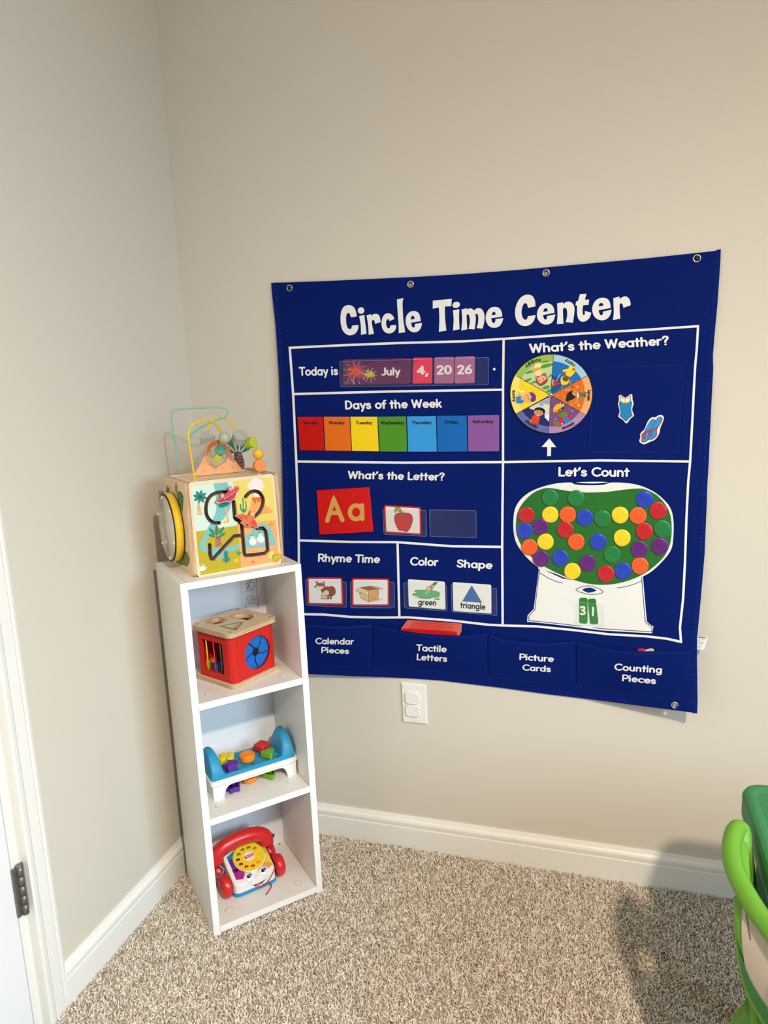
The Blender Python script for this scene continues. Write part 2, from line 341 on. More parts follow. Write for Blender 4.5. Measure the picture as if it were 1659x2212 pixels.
# carpet pile: bent yarn tufts
def pile():
    x0, x1, y0, y1, sp = -.055, 1.80, -1.05, -.0145, .0043
    gx, gy = np.meshgrid(np.arange(x0, x1, sp), np.arange(y0, y1, sp)); kp = (gx > .0145) | (gy < -.765); gx, gy = gx[kp], gy[kp]; n = gx.size
    rng = np.random.default_rng(3)
    px = gx.ravel()+rng.uniform(-.5, .5, n)*sp; py = gy.ravel()+rng.uniform(-.5, .5, n)*sp
    az = rng.uniform(0, 2*PI, n); lean = rng.uniform(.3, 1.3, n); hgt = rng.uniform(.0060, .0095, n); rad = rng.uniform(.0014, .0020, n); curl = rng.uniform(-3.0, 3.0, n)
    S, K = 5, 5
    vs = np.zeros((n, S, K, 3)); cx, cy, cz = px.copy(), py.copy(), np.zeros(n)
    rr = [1.0, 1.05, 1.0, .95, .55]
    for s in range(S):
        t = s/(S-1); a = az+curl*t; l = lean*(.4+.9*t)
        dx, dy, dz = np.sin(l)*np.cos(a), np.sin(l)*np.sin(a), np.cos(l)
        if s: cx = cx+dx*hgt/(S-1)*1.25; cy = cy+dy*hgt/(S-1)*1.25; cz = cz+np.maximum(dz, .1)*hgt/(S-1)*1.25
        ux, uy = -np.sin(a), np.cos(a); wx, wy, wz = -dz*np.cos(a), -dz*np.sin(a), np.sin(l)
        for k in range(K):
            c, q = math.cos(2*PI*k/K), math.sin(2*PI*k/K); R = rad*rr[s]
            vs[:, s, k, 0] = cx+R*(ux*c+wx*q); vs[:, s, k, 1] = cy+R*(uy*c+wy*q); vs[:, s, k, 2] = np.maximum(cz+R*wz*q, 0)
    fl = []
    for s in range(S-1):
        for k in range(K): fl.append((s*K+k, s*K+(k+1) % K, (s+1)*K+(k+1) % K, (s+1)*K+k))
    base = (np.arange(n)*S*K)[:, None, None]; quads = (base+np.array(fl)[None]).reshape(-1, 4)
    lim = vs.reshape(-1, 3); lim[:, 0] = np.maximum(lim[:, 0], np.where(lim[:, 1] > -.75, .0115, -1)); lim[:, 1] = np.minimum(lim[:, 1], -.0115)
    me = bpy.data.meshes.new('carpet_pile'); nv, nf = len(lim), len(quads)
    me.vertices.add(nv); me.vertices.foreach_set('co', lim.ravel()); me.loops.add(nf*4); me.loops.foreach_set('vertex_index', quads.ravel().astype(np.int32))
    me.polygons.add(nf); me.polygons.foreach_set('loop_start', np.arange(0, nf*4, 4, dtype=np.int32)); me.polygons.foreach_set('loop_total', np.full(nf, 4, dtype=np.int32))
    me.polygons.foreach_set('use_smooth', np.ones(nf, dtype=bool)); me.update(calc_edges=True); me.validate()
    mt = M('carpet_yarn', (190, 168, 140), .9, .15); nt = mt.node_tree; b = nt.nodes['Principled BSDF']
    ge = nt.nodes.new('ShaderNodeNewGeometry'); cr = nt.nodes.new('ShaderNodeValToRGB')
    e = cr.color_ramp.elements; e[0].color = (*[lin(c) for c in (176, 164, 148)], 1); e[1].color = (*[lin(c) for c in (244, 238, 228)], 1)
    k = cr.color_ramp.elements.new(.45); k.color = (*[lin(c) for c in (218, 205, 188)], 1)
    nt.links.new(ge.outputs['Random Per Island'], cr.inputs[0]); nt.links.new(cr.outputs[0], b.inputs['Base Color'])
    me.materials.append(mt)
    o = bpy.data.objects.new('carpet_pile', me); COL.objects.link(o); props(o, 'beige twisted yarn carpet pile covering the floor', 'carpet', None, 'stuff')
pile()

# ------------------------------------------------------------------ the blue pocket chart
def cl(t, a=0.0, b=1.0): return max(a, min(b, t))
def ss(t): t = cl(t); return t*t*(3-2*t)
def depth(x, z):
    """how far the cloth hangs off the wall"""
    t = cl((1.56-z)/1.08)
    d = .005+.009*math.exp(-((x-.27)/.15)**2)*cl((1.55-z)/.14)+.012*math.exp(-((x-.29)/.2)**2)*t**3
    d += .064*ss((x-.99)/.34)**1.25*cl((.96-z)/.48)**1.5
    d += .0016*math.sin(x*21+z*3.1)*ss((z-.55)/.5)*math.exp(-((x-.42)/.2)**2)+.0011*math.sin(x*13-z*9+1)+.0008*math.sin(z*27+x*6)*ss((x-1.0)/.3)
    d += .0035*math.exp(-((z-1.27)/.03)**2)*ss((x-1.22)/.1)*-1+.002*math.exp(-((z-1.0)/.05)**2)*ss((x-1.2)/.1)
    return max(d, .003)
def ch(px, py, off=0.0):
    d = ray(px, py); y = -.01
    for _ in range(6):
        p = CAM+d*((y-CAM.y)/d.y); y = -depth(p.x, p.z)-off
    return CAM+d*((y-CAM.y)/d.y)
def chm(off, view=None):
    if view: return lambda u, v: ch(*view((u, v))[0], off)
    return lambda u, v: ch(u, v, off)
def chd(off, th, view=None):
    if view: return lambda u, v, d: ch(*view((u, v))[0], off+th-d)
    return lambda u, v, d: ch(u, v, off+th-d)
navy = M('navy_canvas', (1, 25, 98), .8, .1, bump=(1400, .25, .0004))
navy2 = M('navy_canvas_binding', (2, 28, 104), .8, .1, bump=(1400, .25, .0004))
stitch = M('blue_stitching', (52, 86, 168), .8, .2)
white_p = M('white_print', (232, 232, 228), .7, .25)
RC = Vector((.79, -.012, .474))
chart = thing('pocket_chart', 'large navy canvas pocket chart hung by grommets on the wall, titled Circle Time Center', 'wall chart', RC)
def cpart(mb, name, parent=None, label=None, **k):
    return mb.build(name, parent or chart, RC, label, **k)
top_e = [(586, 611), (594, 610.5), (617, 610), (694, 607.5), (808, 602.3), (905, 597.7), (1000, 592), (1120, 583), (1237, 572.3), (1393, 558.2), (1546, 541.9), (1557, 537.5)]
right_e = [(1556.4, 563), (1550, 655), (1543, 730.6), (1540, 768), (1540.8, 796.4), (1536, 890.5), (1531.5, 990), (1527.6, 1058), (1527, 1083), (1522, 1199), (1514, 1293), (1506, 1378), (1505.7, 1419), (1507, 1513), (1506.3, 1541)]
bot_e = [(1497, 1539.5), (1400, 1527), (1268, 1509.7), (1180, 1499), (1080, 1485.3), (950, 1469.8), (880, 1465), (840, 1463.3), (760, 1460.5), (667, 1456), (622, 1453)]
left_e = [(616, 1330), (614, 1197), (610.5, 1036), (609.4, 980), (605, 875), (602, 799), (595.7, 704), (588.4, 639)]
GROM = [(625.6, 622.1), (887, 614), (1179.7, 589.5), (1505.4, 558.2), (1457.7, 1523.2)]
mb = MB()
mb.sheet(top_e+right_e+bot_e+left_e, chm(0), navy, holes=[ell(c, 4.1, 4.3, 14) for c in GROM], step=15, smooth=True)
cpart(mb, 'canvas')
# bound edges, left and right
def off_e(pl, dx): return [(x+dx, y) for x, y in pl]
lft = [(590, 611)]+[(x+4, y) for x, y in reversed(left_e)]+[(626, 1453)]
mb = MB(); ribbon(mb, lft, 8.5, chm(.0012), navy2, 14)
for i, (x, y) in enumerate(dense(off_e(lft, 4.6), 5)):
    if i % 2: ribbon(mb, [(x, y), (x+.15, y+3)], .7, chm(.0016), stitch)
cpart(mb, 'edge_binding')
rgt = [(1551.5, 540)]+[(x-5.2, y) for x, y in right_e]
mb = MB(); ribbon(mb, rgt, 10, chm(.0012), navy2, 14)
for i, (x, y) in enumerate(dense(off_e(rgt, -5.2), 5)):
    if i % 2: ribbon(mb, [(x, y), (x-.15, y+3)], .7, chm(.0016), stitch)
cpart(mb, 'edge_binding')
steel = M('nickel_grommet', (196, 192, 184), .28, .5, .95)
for i, (x, y) in enumerate(GROM):
    mb = MB(); mb.lathe([(.0052, -.001), (.0085, -.0002), (.0088, .0008), (.0072, .0021), (.0055, .0012)], ch(x, y), (0, -1, 0), steel, 28, closed=True)
    cpart(mb, 'grommet')
black = M('black_plastic', (14, 14, 14), .35, .5)
for (x, y), lab in ((GROM[0], 'black round push pin through the upper left corner grommet'), (GROM[3], 'black round push pin through the upper right corner grommet')):
    c = ch(x, y); mb = MB(); mb.sphere(c+Vector((0, -.001, 0)), .0046, black, 16, (1, .8, 1)); mb.lathe([(.0012, 0), (.0012, c.y*-1-.0004)], (c.x, -.0004, c.z), (0, -1, 0), black, 8)
    mb.build('push_pin', None, c, lab, cat='pin')
# printed frame lines
mb = MB(); LN = 5.0
def line(p): ribbon(mb, p, LN, chm(.0005), white_p, 14)
line([(623.3, 751.4), (735, 746), (860, 741), (1000, 737.5), (1088, 732), (1250, 721), (1400, 712), (1510, 704.4)])
line([(625.8, 750), (633.2, 851), (640, 997), (642, 1048), (644.5, 1104), (645.4, 1167.7), (645.6, 1215), (650, 1327)])
line([(1508, 703), (1505, 756), (1501.8, 789.4), (1498.5, 848), (1496, 900), (1490.8, 997), (1486.5, 1042.7), (1482.8, 1121), (1479.6, 1215), (1475.6, 1293.4), (1468.7, 1356), (1471.2, 1388)])
line([(648, 1326.7), (700, 1327.5), (756.7, 1332.6), (819.4, 1334), (882, 1333.6), (976, 1340.5), (1054.5, 1349.5), (1087.4, 1351.2), (1158.4, 1353), (1236.7, 1360.8), (1315, 1370), (1393.4, 1374.3), (1440, 1379.6), (1473.5, 1387)])
line([(1088, 732), (1086.6, 842), (1086.6, 997), (1085.5, 1090), (1084.8, 1180.6), (1085.8, 1351)])
line([(633.5, 851.3), (840.4, 845.7), (1086, 841.8)])
line([(639, 997), (873, 999.4), (1086, 998.2), (1299.4, 994.5), (1490.6, 997)])
line([(645.4, 1167.4), (756.7, 1170.6), (858.6, 1171.2), (976, 1180), (1085.8, 1181.5)])
line([(858.8, 1171.8), (862.7, 1333)])
cpart(mb, 'frame_lines', label='white printed frame lines')
# title
mb = MB(); tm = lambda vw: chm(.0005, vw)
def gl(vw, pts, hole=None): mb.sheet(smc(pts), tm(vw), white_p, holes=[smc(hole)] if hole else [], step=70)
gl(T1, [(378, 443), (372, 390), (355, 330), (325, 280), (285, 250), (235, 240), (180, 250), (135, 285), (105, 345), (90, 420), (88, 500), (95, 590), (112, 660), (140, 715), (180, 755), (225, 778), (280, 780), (330, 765), (370, 730), (398, 680), (408, 630), (408, 597), (292, 608), (288, 640), (275, 665), (250, 672), (222, 655), (203, 620), (192, 570), (187, 500), (190, 440), (200, 400), (222, 380), (240, 383), (256, 405), (268, 440), (278, 462)])
gl(T1, ell((455, 338), 59, 58)); gl(T1, [(422, 437), (515, 415), (525, 520), (555, 752), (455, 775), (450, 600)])
gl(T1, [(553, 424), (632, 402), (637, 436), (670, 408), (720, 397), (765, 412), (792, 455), (807, 545), (708, 578), (697, 530), (682, 507), (662, 508), (650, 530), (650, 580), (687, 755), (590, 772), (585, 620)])
gl(T1, [(1052, 490), (1030, 440), (990, 400), (940, 387), (890, 400), (850, 445), (828, 510), (822, 580), (835, 650), (860, 700), (900, 735), (955, 748), (1010, 738), (1055, 705), (1080, 655), (1084, 597), (978, 606), (975, 640), (955, 658), (930, 650), (910, 610), (903, 560), (912, 515), (930, 492), (948, 495), (965, 527)])
gl(T1, [(1098, 140), (1215, 115), (1200, 200), (1203, 350), (1215, 520), (1248, 725), (1130, 745), (1128, 600), (1110, 350)])
gl(T1, [(1525, 528), (1515, 450), (1490, 390), (1445, 355), (1390, 347), (1335, 362), (1290, 400), (1262, 455), (1253, 520), (1262, 590), (1290, 655), (1330, 700), (1380, 725), (1440, 725), (1490, 700), (1525, 655), (1543, 600), (1543, 558), (1418, 580), (1420, 610), (1410, 640), (1390, 645), (1370, 625), (1358, 590), (1352, 555)], [(1345, 502), (1352, 460), (1370, 435), (1390, 432), (1408, 450), (1417, 488)])
gl(T2, [(137, 180), (515, 142), (505, 290), (378, 295), (378, 450), (390, 620), (408, 775), (258, 800), (268, 600), (265, 420), (257, 315), (137, 340)])
gl(T2, ell((603, 263), 76, 60, 24, -.3)); gl(T2, [(537, 375), (665, 348), (660, 480), (663, 620), (672, 748), (540, 775), (552, 600), (550, 480)])
gl(T2, [(707, 355), (812, 330), (815, 360), (850, 338), (890, 333), (930, 348), (960, 378), (1000, 340), (1050, 327), (1100, 342), (1140, 385), (1162, 450), (1168, 520), (1158, 620), (1130, 737), (1010, 725), (1035, 640), (1043, 560), (1040, 480), (1022, 445), (1000, 440), (985, 455), (993, 510), (990, 600), (968, 752), (850, 742), (870, 650), (875, 560), (865, 490), (845, 452), (820, 455), (810, 470), (815, 600), (822, 750), (703, 775), (720, 600), (718, 470)])
gl(T2, [(1520, 497), (1512, 420), (1480, 350), (1430, 312), (1365, 303), (1300, 318), (1245, 360), (1207, 430), (1190, 510), (1200, 590), (1235, 660), (1285, 705), (1350, 718), (1420, 710), (1480, 670), (1522, 600), (1540, 527), (1385, 545), (1382, 590), (1365, 622), (1340, 625), (1318, 600), (1305, 560), (1303, 530)], [(1310, 468), (1322, 425), (1350, 400), (1378, 408), (1392, 458)])
gl(T3, [(335, 248), (332, 190), (315, 140), (285, 108), (235, 97), (180, 112), (130, 155), (95, 220), (75, 300), (78, 370), (95, 430), (130, 475), (175, 497), (225, 497), (270, 480), (305, 445), (328, 400), (338, 358), (237, 375), (232, 400), (215, 418), (195, 418), (172, 390), (158, 340), (160, 290), (175, 235), (195, 208), (215, 207), (230, 225), (240, 267)])
gl(T3, [(580, 330), (572, 275), (545, 230), (500, 208), (455, 208), (405, 235), (370, 285), (355, 345), (362, 400), (390, 445), (430, 472), (480, 480), (530, 465), (568, 425), (592, 350), (485, 370), (482, 400), (468, 418), (450, 410), (437, 385), (434, 357)], [(435, 320), (445, 285), (465, 267), (485, 278), (495, 308)])
gl(T3, [(612, 210), (688, 195), (690, 218), (730, 192), (775, 188), (815, 215), (835, 270), (832, 340), (815, 457), (722, 448), (738, 390), (742, 330), (735, 285), (715, 265), (695, 270), (687, 300), (690, 390), (695, 470), (610, 473), (618, 350)])
gl(T3, [(905, 92), (990, 87), (968, 163), (1023, 160), (1015, 228), (945, 232), (938, 300), (942, 345), (955, 362), (967, 345), (968, 305), (1050, 330), (1030, 390), (990, 430), (945, 445), (905, 432), (880, 395), (868, 330), (870, 240), (848, 235), (855, 185), (880, 180)])
gl(T3, [(1298, 268), (1290, 205), (1260, 155), (1205, 137), (1150, 145), (1100, 180), (1070, 235), (1062, 295), (1075, 350), (1105, 395), (1150, 420), (1205, 425), (1260, 400), (1295, 350), (1310, 290), (1198, 315), (1198, 345), (1182, 362), (1165, 355), (1150, 325), (1145, 297)], [(1142, 250), (1155, 215), (1180, 200), (1200, 215), (1207, 238)])
gl(T3, [(1332, 143), (1410, 122), (1412, 155), (1450, 128), (1495, 120), (1530, 145), (1550, 190), (1553, 235), (1460, 265), (1452, 225), (1435, 207), (1415, 215), (1412, 260), (1415, 330), (1422, 405), (1328, 423), (1338, 330), (1335, 230)])
cpart(mb, 'title_lettering', label='white playful lettering reading Circle Time Center')
def heading(s, vw, p0, p1, up, wt=.092):
    mb = MB(); text(mb, s, p0, p1, up, chm(.0005, vw), white_p, wt); return mb
mb = heading('Today is', A, (204, 867), (460, 862), (-3, -60))
cpart(mb, 'heading_lettering', label='white words Today is')
mb = MB(); mb.sheet(ell((1498, 822), 9, 9, 14), chm(.0005, A), white_p); cpart(mb, 'printed_period', label='white printed full stop')
cpart(heading('Days of the Week', A, (507, 1090), (1146, 1078), (-3, -60)), 'heading_lettering', label='white words Days of the Week')
cpart(heading("What's the Weather?", B, (204, 744), (1162, 688), (-4, -67)), 'heading_lettering', label="white words What's the Weather?")
cpart(heading("What's the Letter?", C3, (482, 174), (1146, 187), (2, -57)), 'heading_lettering', label="white words What's the Letter?")
cpart(heading("Let's Count", D4, (400, 157), (888, 160), (1, -66)), 'heading_lettering', label="white words Let's Count")
cpart(heading('Rhyme Time', C3, (275, 746), (700, 755), (2, -58)), 'heading_lettering', label='white words Rhyme Time')
cpart(heading('Color', C3, (910, 771), (1101, 776), (3, -60)), 'heading_lettering', label='white word Color')
cpart(heading('Shape', C3, (1231, 784), (1474, 796), (4, -57)), 'heading_lettering', label='white word Shape')

# clear vinyl pockets
def vinyl(name, body, tint):
    mt = bpy.data.materials.new(name); mt.use_nodes = True; nt = mt.node_tree; nt.nodes.remove(nt.nodes['Principled BSDF']); out = nt.nodes['Material Output']
    tr = nt.nodes.new('ShaderNodeBsdfTransparent'); df = nt.nodes.new('ShaderNodeBsdfDiffuse'); df.inputs[0].default_value = (*tint, 1)
    gs = nt.nodes.new('ShaderNodeBsdfGlossy'); gs.inputs['Roughness'].default_value = .07
    m1 = nt.nodes.new('ShaderNodeMixShader'); m1.inputs[0].default_value = body; fr = nt.nodes.new('ShaderNodeFresnel'); fr.inputs[0].default_value = 1.22
    m2 = nt.nodes.new('ShaderNodeMixShader'); nt.links.new(tr.outputs[0], m1.inputs[1]); nt.links.new(df.outputs[0], m1.inputs[2])
    nt.links.new(fr.outputs[0], m2.inputs[0]); nt.links.new(m1.outputs[0], m2.inputs[1]); nt.links.new(gs.outputs[0], m2.inputs[2]); nt.links.new(m2.outputs[0], out.inputs[0]); return mt
clear = vinyl('clear_vinyl', .035, (.62, .68, .8)); clear_rim = vinyl('clear_vinyl_edge', .22, (.6, .68, .85))
def clear_pocket(vw, quad, off=.0048, label=None, thread=stitch, sides='lbr'):
    q = vw(*quad); mb = MB(); mb.sheet(rquad(q, 3), chm(off), clear, step=14, smooth=True)
    ribbon(mb, rquad(q, 3), 1.0, chm(off+.0002), clear_rim, 12, closed=True)
    c = [sum(p[0] for p in q)/4, sum(p[1] for p in q)/4]
    e = [(p[0]+(3.2 if p[0] < c[0] else -3.2), p[1]+(3.2 if p[1] < c[1] else -3.2)) for p in q]
    seams = {'l': (e[0], e[3]), 'b': (e[3], e[2]), 'r': (e[1], e[2])}
    for k in sides:
        for i, (x, y) in enumerate(dense(seams[k], 2.6)):
            if i % 2: mb.sheet(ell((x, y), .55, .55, 6), chm(off+.0003), thread)
    cpart(mb, 'clear_pocket', label=label)
clear_pocket(A, [(473, 770), (1462, 744), (1459, 925), (476, 940)], label='clear vinyl pocket after the words Today is')
clear_pocket(C3, [(724, 385), (1022, 390), (1027, 570), (732, 556)], label='clear vinyl pocket holding the apple card')
clear_pocket(C3, [(1045, 387), (1367, 392), (1368, 580), (1050, 570)], label='empty clear vinyl pocket')
clear_pocket(C3, [(190, 868), (473, 885), (473, 1059), (195, 1045)], label='clear vinyl pocket holding the fox card')
clear_pocket(C3, [(500, 882), (803, 885), (805, 1063), (503, 1062)], label='clear vinyl pocket holding the box card')
clear_pocket(C3, [(868, 888), (1163, 908), (1168, 1085), (872, 1062)], label='clear vinyl pocket holding the green card')
clear_pocket(C3, [(1195, 902), (1508, 930), (1511, 1115), (1200, 1090)], label='clear vinyl pocket holding the triangle card')
# weather patch, arrow
mb = MB(); q = B((637, 835), (1275, 812), (1245, 1440), (605, 1435))
mb.sheet(q, chm(.0007), navy, step=15, smooth=True); ribbon(mb, q, .8, chm(.001), navy2, 14, closed=True)
c = (sum(p[0] for p in q)/4, sum(p[1] for p in q)/4)
qq = [(p[0]+(4 if p[0] < c[0] else -4), p[1]+(4 if p[1] < c[1] else -4)) for p in q]
for i, (x, y) in enumerate(dense(qq+[qq[0]], 2.8)):
    if i % 2: mb.sheet(ell((x, y), .6, .6, 6), chm(.0011), stitch)
cpart(mb, 'weather_patch', label='square navy patch beside the weather wheel')
mb = MB(); mb.sheet([(340, 1330), (388, 1391), (352, 1390), (351, 1452), (325, 1452), (326, 1390), (287, 1389)], chm(.0005, B), white_p); cpart(mb, 'printed_arrow', label='white printed arrow under the weather wheel')

# gumball machine print
gball = [(610, 95), (640, 110), (700, 118), (790, 120), (880, 118), (930, 110), (985, 95), (1120, 100), (1250, 125), (1380, 185), (1480, 270), (1532, 350), (1553, 470), (1546, 640), (1520, 730), (1440, 830), (1350, 912), (1260, 962), (1120, 1010), (1000, 1034), (870, 1045), (740, 1030), (600, 990), (470, 935), (320, 880), (210, 790), (130, 690), (92, 600), (80, 480), (92, 350), (138, 262), (220, 190), (330, 140), (450, 108), (530, 98)]
blue_ink = M('blue_print_line', (8, 34, 104), .75, .2)
mb = MB(); mb.sheet(smc(gball), chm(.0005, G7), white_p, step=55)
mb.sheet([(655, 93), (720, 90), (800, 88), (900, 88), (955, 92), (880, 101), (800, 104), (720, 101)], chm(.0005, G7), white_p)
ped = [(262, 783), (268, 800), (232, 1072), (216, 1086), (190, 1115), (187, 1158), (330, 1172), (500, 1192), (700, 1218), (900, 1230), (1048, 1238), (1058, 1192), (1030, 1175), (1012, 1155), (985, 845), (960, 845), (800, 890), (600, 890), (430, 860)]
mb.sheet(ped, chm(.0006, D4), white_p, step=45)
for pl, w in (([(275, 795), (262, 880), (240, 1078), (222, 1092), (199, 1120), (199, 1150), (400, 1170), (700, 1206), (1046, 1228), (1048, 1197), (1020, 1176), (1001, 1158), (976, 850)], 4.5),
              ([(273, 820), (330, 856), (385, 880), (433, 892)], 4), ([(805, 925), (860, 918), (920, 902), (975, 878)], 4),
              ([(522, 935), (560, 918), (600, 910), (640, 914), (690, 934), (712, 952), (700, 964), (640, 971), (600, 968), (545, 952), (522, 938)], 4)):
    ribbon(mb, pl, w, chm(.0009, D4), blue_ink, 20)
mb.sheet([(565, 937), (590, 926), (620, 922), (645, 930), (667, 943), (640, 954), (610, 959), (585, 950)], chm(.0009, D4), blue_ink)
cpart(mb, 'gumball_machine_print', label='white printed gumball machine outline')
green_f = M('green_felt', (44, 110, 44), .95, .1, bump=(1500, .4, .0008), sheen=.2)
felt = [(400, 145), (480, 155), (600, 175), (700, 184), (780, 187), (950, 180), (1100, 160), (1230, 150), (1300, 160), (1400, 212), (1480, 300), (1525, 400), (1536, 530), (1521, 660), (1470, 770), (1380, 862), (1270, 940), (1150, 992), (1020, 1025), (880, 1035), (740, 1018), (600, 975), (460, 915), (340, 850), (240, 770), (160, 680), (115, 580), (105, 470), (120, 370), (170, 280), (250, 200), (330, 158)]
felt = sm(felt, 2, True)
mb = MB(); mb.plate(felt, chd(.0004, .0014, G7), .0014, green_f, step=55)
cen = (820, 590); dk = M('dark_green_thread', (28, 78, 30), .9, .1)
for i, (x, y) in enumerate(dense([(cen[0]+(x-cen[0])*.965, cen[1]+(y-cen[1])*.955) for x, y in felt+[felt[0]]], 13)):
    if i % 2: mb.sheet(ell((x, y), 3, 3, 6), chm(.0020, G7), dk)
cpart(mb, 'felt_panel', label='green felt globe of the printed gumball machine')
clear_pocket(D4, [(520, 1018), (718, 1045), (716, 1195), (515, 1170)], label='small clear pocket on the gumball machine', thread=blue_ink)

# bottom pockets
topl = [[(655, 1346.4), (709, 1350), (737, 1351.2), (803.6, 1347.7)], [(806, 1348.5), (830, 1354), (867, 1362), (917, 1369.3), (987, 1372.8), (1030, 1370), (1053, 1366.5)],
        [(1055, 1368), (1080, 1378), (1111, 1383), (1174, 1389), (1243.6, 1383)], [(1245.5, 1384), (1299.4, 1398.4), (1330.7, 1404), (1393.4, 1407), (1494, 1404.7)]]
seam = [(640, 1434), (667, 1436), (790, 1441), (913, 1447.5), (1000, 1454), (1086, 1464), (1180, 1474.5), (1268, 1484.6), (1400, 1501), (1500, 1513.5)]
def yat(pl, x):
    if x <= pl[0][0]: return pl[0][1]
    for (a, b), (c, d) in zip(pl, pl[1:]):
        if x <= c: return b+(d-b)*(x-a)/(c-a)
    return pl[-1][1]
def pk(i, gape):
    x0, x1 = topl[i][0][0], topl[i][-1][0]
    def off(px, py, e=0.0):
        u = cl((px-x0)/(x1-x0)); t = yat(topl[i], px); v = cl((py-t)/(yat(seam, px)-t))
        prof = math.sin(PI*u)**.8 if 0 < u < 1 else 0
        return .0014+gape*prof*(1-v)**1.1+.0022*math.sin(PI*v)*math.exp(-(u/.16)**2)*abs(math.sin(9*v+3*u))+.003*math.sin(PI*u)*math.sin(PI*v)+e
    return off
words = [(('Calendar', C3, (258, 1313), (521, 1317), (1, -45)), ('Pieces', C3, (298, 1374), (489, 1381), (1, -43))),
         (('Tactile', C3, (953, 1360), (1160, 1370), (2, -47)), ('Letters', C3, (955, 1423), (1164, 1436), (2, -46))),
         (('Picture', D4, (131, 1422), (367, 1437), (2, -46)), ('Cards', D4, (153, 1494), (347, 1506), (2, -44))),
         (('Counting', D4, (786, 1493), (1114, 1514), (3, -49)), ('Pieces', D4, (838, 1568), (1071, 1589), (3, -48)))]
for i, gp in enumerate((.007, .0215, .006, .011)):
    of = pk(i, gp); mp = lambda u, v, of=of: ch(u, v, of(u, v))
    xs = [topl[i][0][0]+(topl[i][-1][0]-topl[i][0][0])*k/26 for k in range(27)]
    mb = MB(); R = 10; vs = []
    for k in range(R+1):
        for x in xs: t = yat(topl[i], x); vs.append(mp(x, t+(yat(seam, x)-t)*k/R))
    mb.add(vs, [(r*27+k, r*27+k+1, (r+1)*27+k+1, (r+1)*27+k) for r in range(R) for k in range(26)], navy, True)
    ribbon(mb, [(x, yat(topl[i], x)+.9) for x in xs], 1.8, lambda u, v, of=of: ch(u, v, of(u, v, .0005)), navy2, 8)
    for k in range(0, 130, 2):
        x = xs[0]+(xs[-1]-xs[0])*k/130; y = yat(topl[i], x)+5
        ribbon(mb, [(x, y), (x+1.6, y)], .6, lambda u, v, of=of: ch(u, v, of(u, v, .0006)), stitch)
    nm = ('Calendar Pieces', 'Tactile Letters', 'Picture Cards', 'Counting Pieces')[i]
    po = cpart(mb, 'pocket', label='navy pocket lettered '+nm)
    mb = MB()
    for s, vw, p0, p1, up in words[i]:
        text(mb, s, p0, p1, up, lambda u, v, of=of, vw=vw: ch(*vw((u, v))[0], of(*vw((u, v))[0], .0007)), white_p, .088)
    cpart(mb, 'lettering', po, label='white words '+nm)
mb = MB()
for i, (x, y) in enumerate(dense([(660, 1435.7)]+seam[2:], 3)):
    if i % 2: ribbon(mb, [(x, y+1), (x+1.9, y+1.2)], .6, chm(.0016), stitch)
ribbon(mb, [(655, 1438)]+[(x, y+2.6) for x, y in seam[1:]], .8, chm(.0012), navy2, 12)
cpart(mb, 'hem_stitching')
# care tag
tag_m = M('white_satin_tag', (226, 228, 228), .5, .3)
tagp = F6((1150, 128), (1180, 131), (1372, 146), (1350, 230), (1290, 402), (1225, 398), (1150, 400))
mb = MB(); tq = lambda u, v: ch(u, v, -.006-.004*cl((u-1505)/20))
mb.sheet(tagp, tq, tag_m)
tm2 = lambda u, v: ch(u, v, -.0055-.004*cl((u-1505)/20)); gi = ink(70, 74, 84)
L6 = lambda u, v: tm2(*F6((u, v))[0])
ABS = [('akeshore', (1180, 166), (1330, 176), (2, -34))]
GL['_'] = (.3, [])
text(mb, 'akeshore', (1186, 164), (1332, 178), (3, -34), L6, gi, .1)
for k in range(7): ribbon(mb, [(1175, 190+28*k), (1325-14*k, 200+28*k)], 9, L6, M('grey_print', (150, 154, 160), .7))
cpart(mb, 'care_tag', label='small white care tag at the right edge')

# weather wheel (turns on its brad, stays part of the chart)
WO = .0035
wm = lambda e: chm(WO+e, WH)
mb = MB(); WC = (815, 815)
mb.plate(ell(WC, 768, 738, 64, -.03), chd(.0008, .0027, WH), .0027, M('black_card_edge', (16, 16, 18), .5), step=110)
wheel = cpart(mb, 'weather_wheel', label='round weather wheel with six pictured sectors')
brad = (803, 838)
ends = {'n': (857, 95), 'ne': (1500, 470), 'se': (1430, 1195), 's': (762, 1548), 'sw': (148, 1192), 'nw': (180, 485)}
def rimang(p): return math.atan2((p[1]-WC[1])/732, (p[0]-WC[0])/760)
def sector(a, b, rim, inner, frac=.83):
    a0, a1 = rimang(ends[a]), rimang(ends[b])
    if a1 < a0: a1 += 2*PI
    o = [(WC[0]+750*math.cos(a0+(a1-a0)*i/14), WC[1]+722*math.sin(a0+(a1-a0)*i/14)) for i in range(15)]
    i_ = [(WC[0]+750*frac*math.cos(a0+(a1-a0)*i/14), WC[1]+722*frac*math.sin(a0+(a1-a0)*i/14)) for i in range(15)]
    mb.sheet([brad]+o, wm(.0001), ink(*rim), step=120); mb.sheet([brad]+i_, wm(.0002), ink(*inner), step=120)
def P(pts, c, lv=.0003): mb.sheet(smc(pts, 3, 75), wm(lv), ink(*c))
def blob(c, rx, ry, col, lv=.0003, rot=0): P(ell(c, rx, ry, 18, rot), col, lv)
kid_skin = (226, 168, 130); brown_skin = (128, 78, 48); tan_skin = (196, 142, 100); blk = (22, 20, 20)
mb = MB(); sector('nw', 'n', (152, 184, 88), (188, 206, 152))
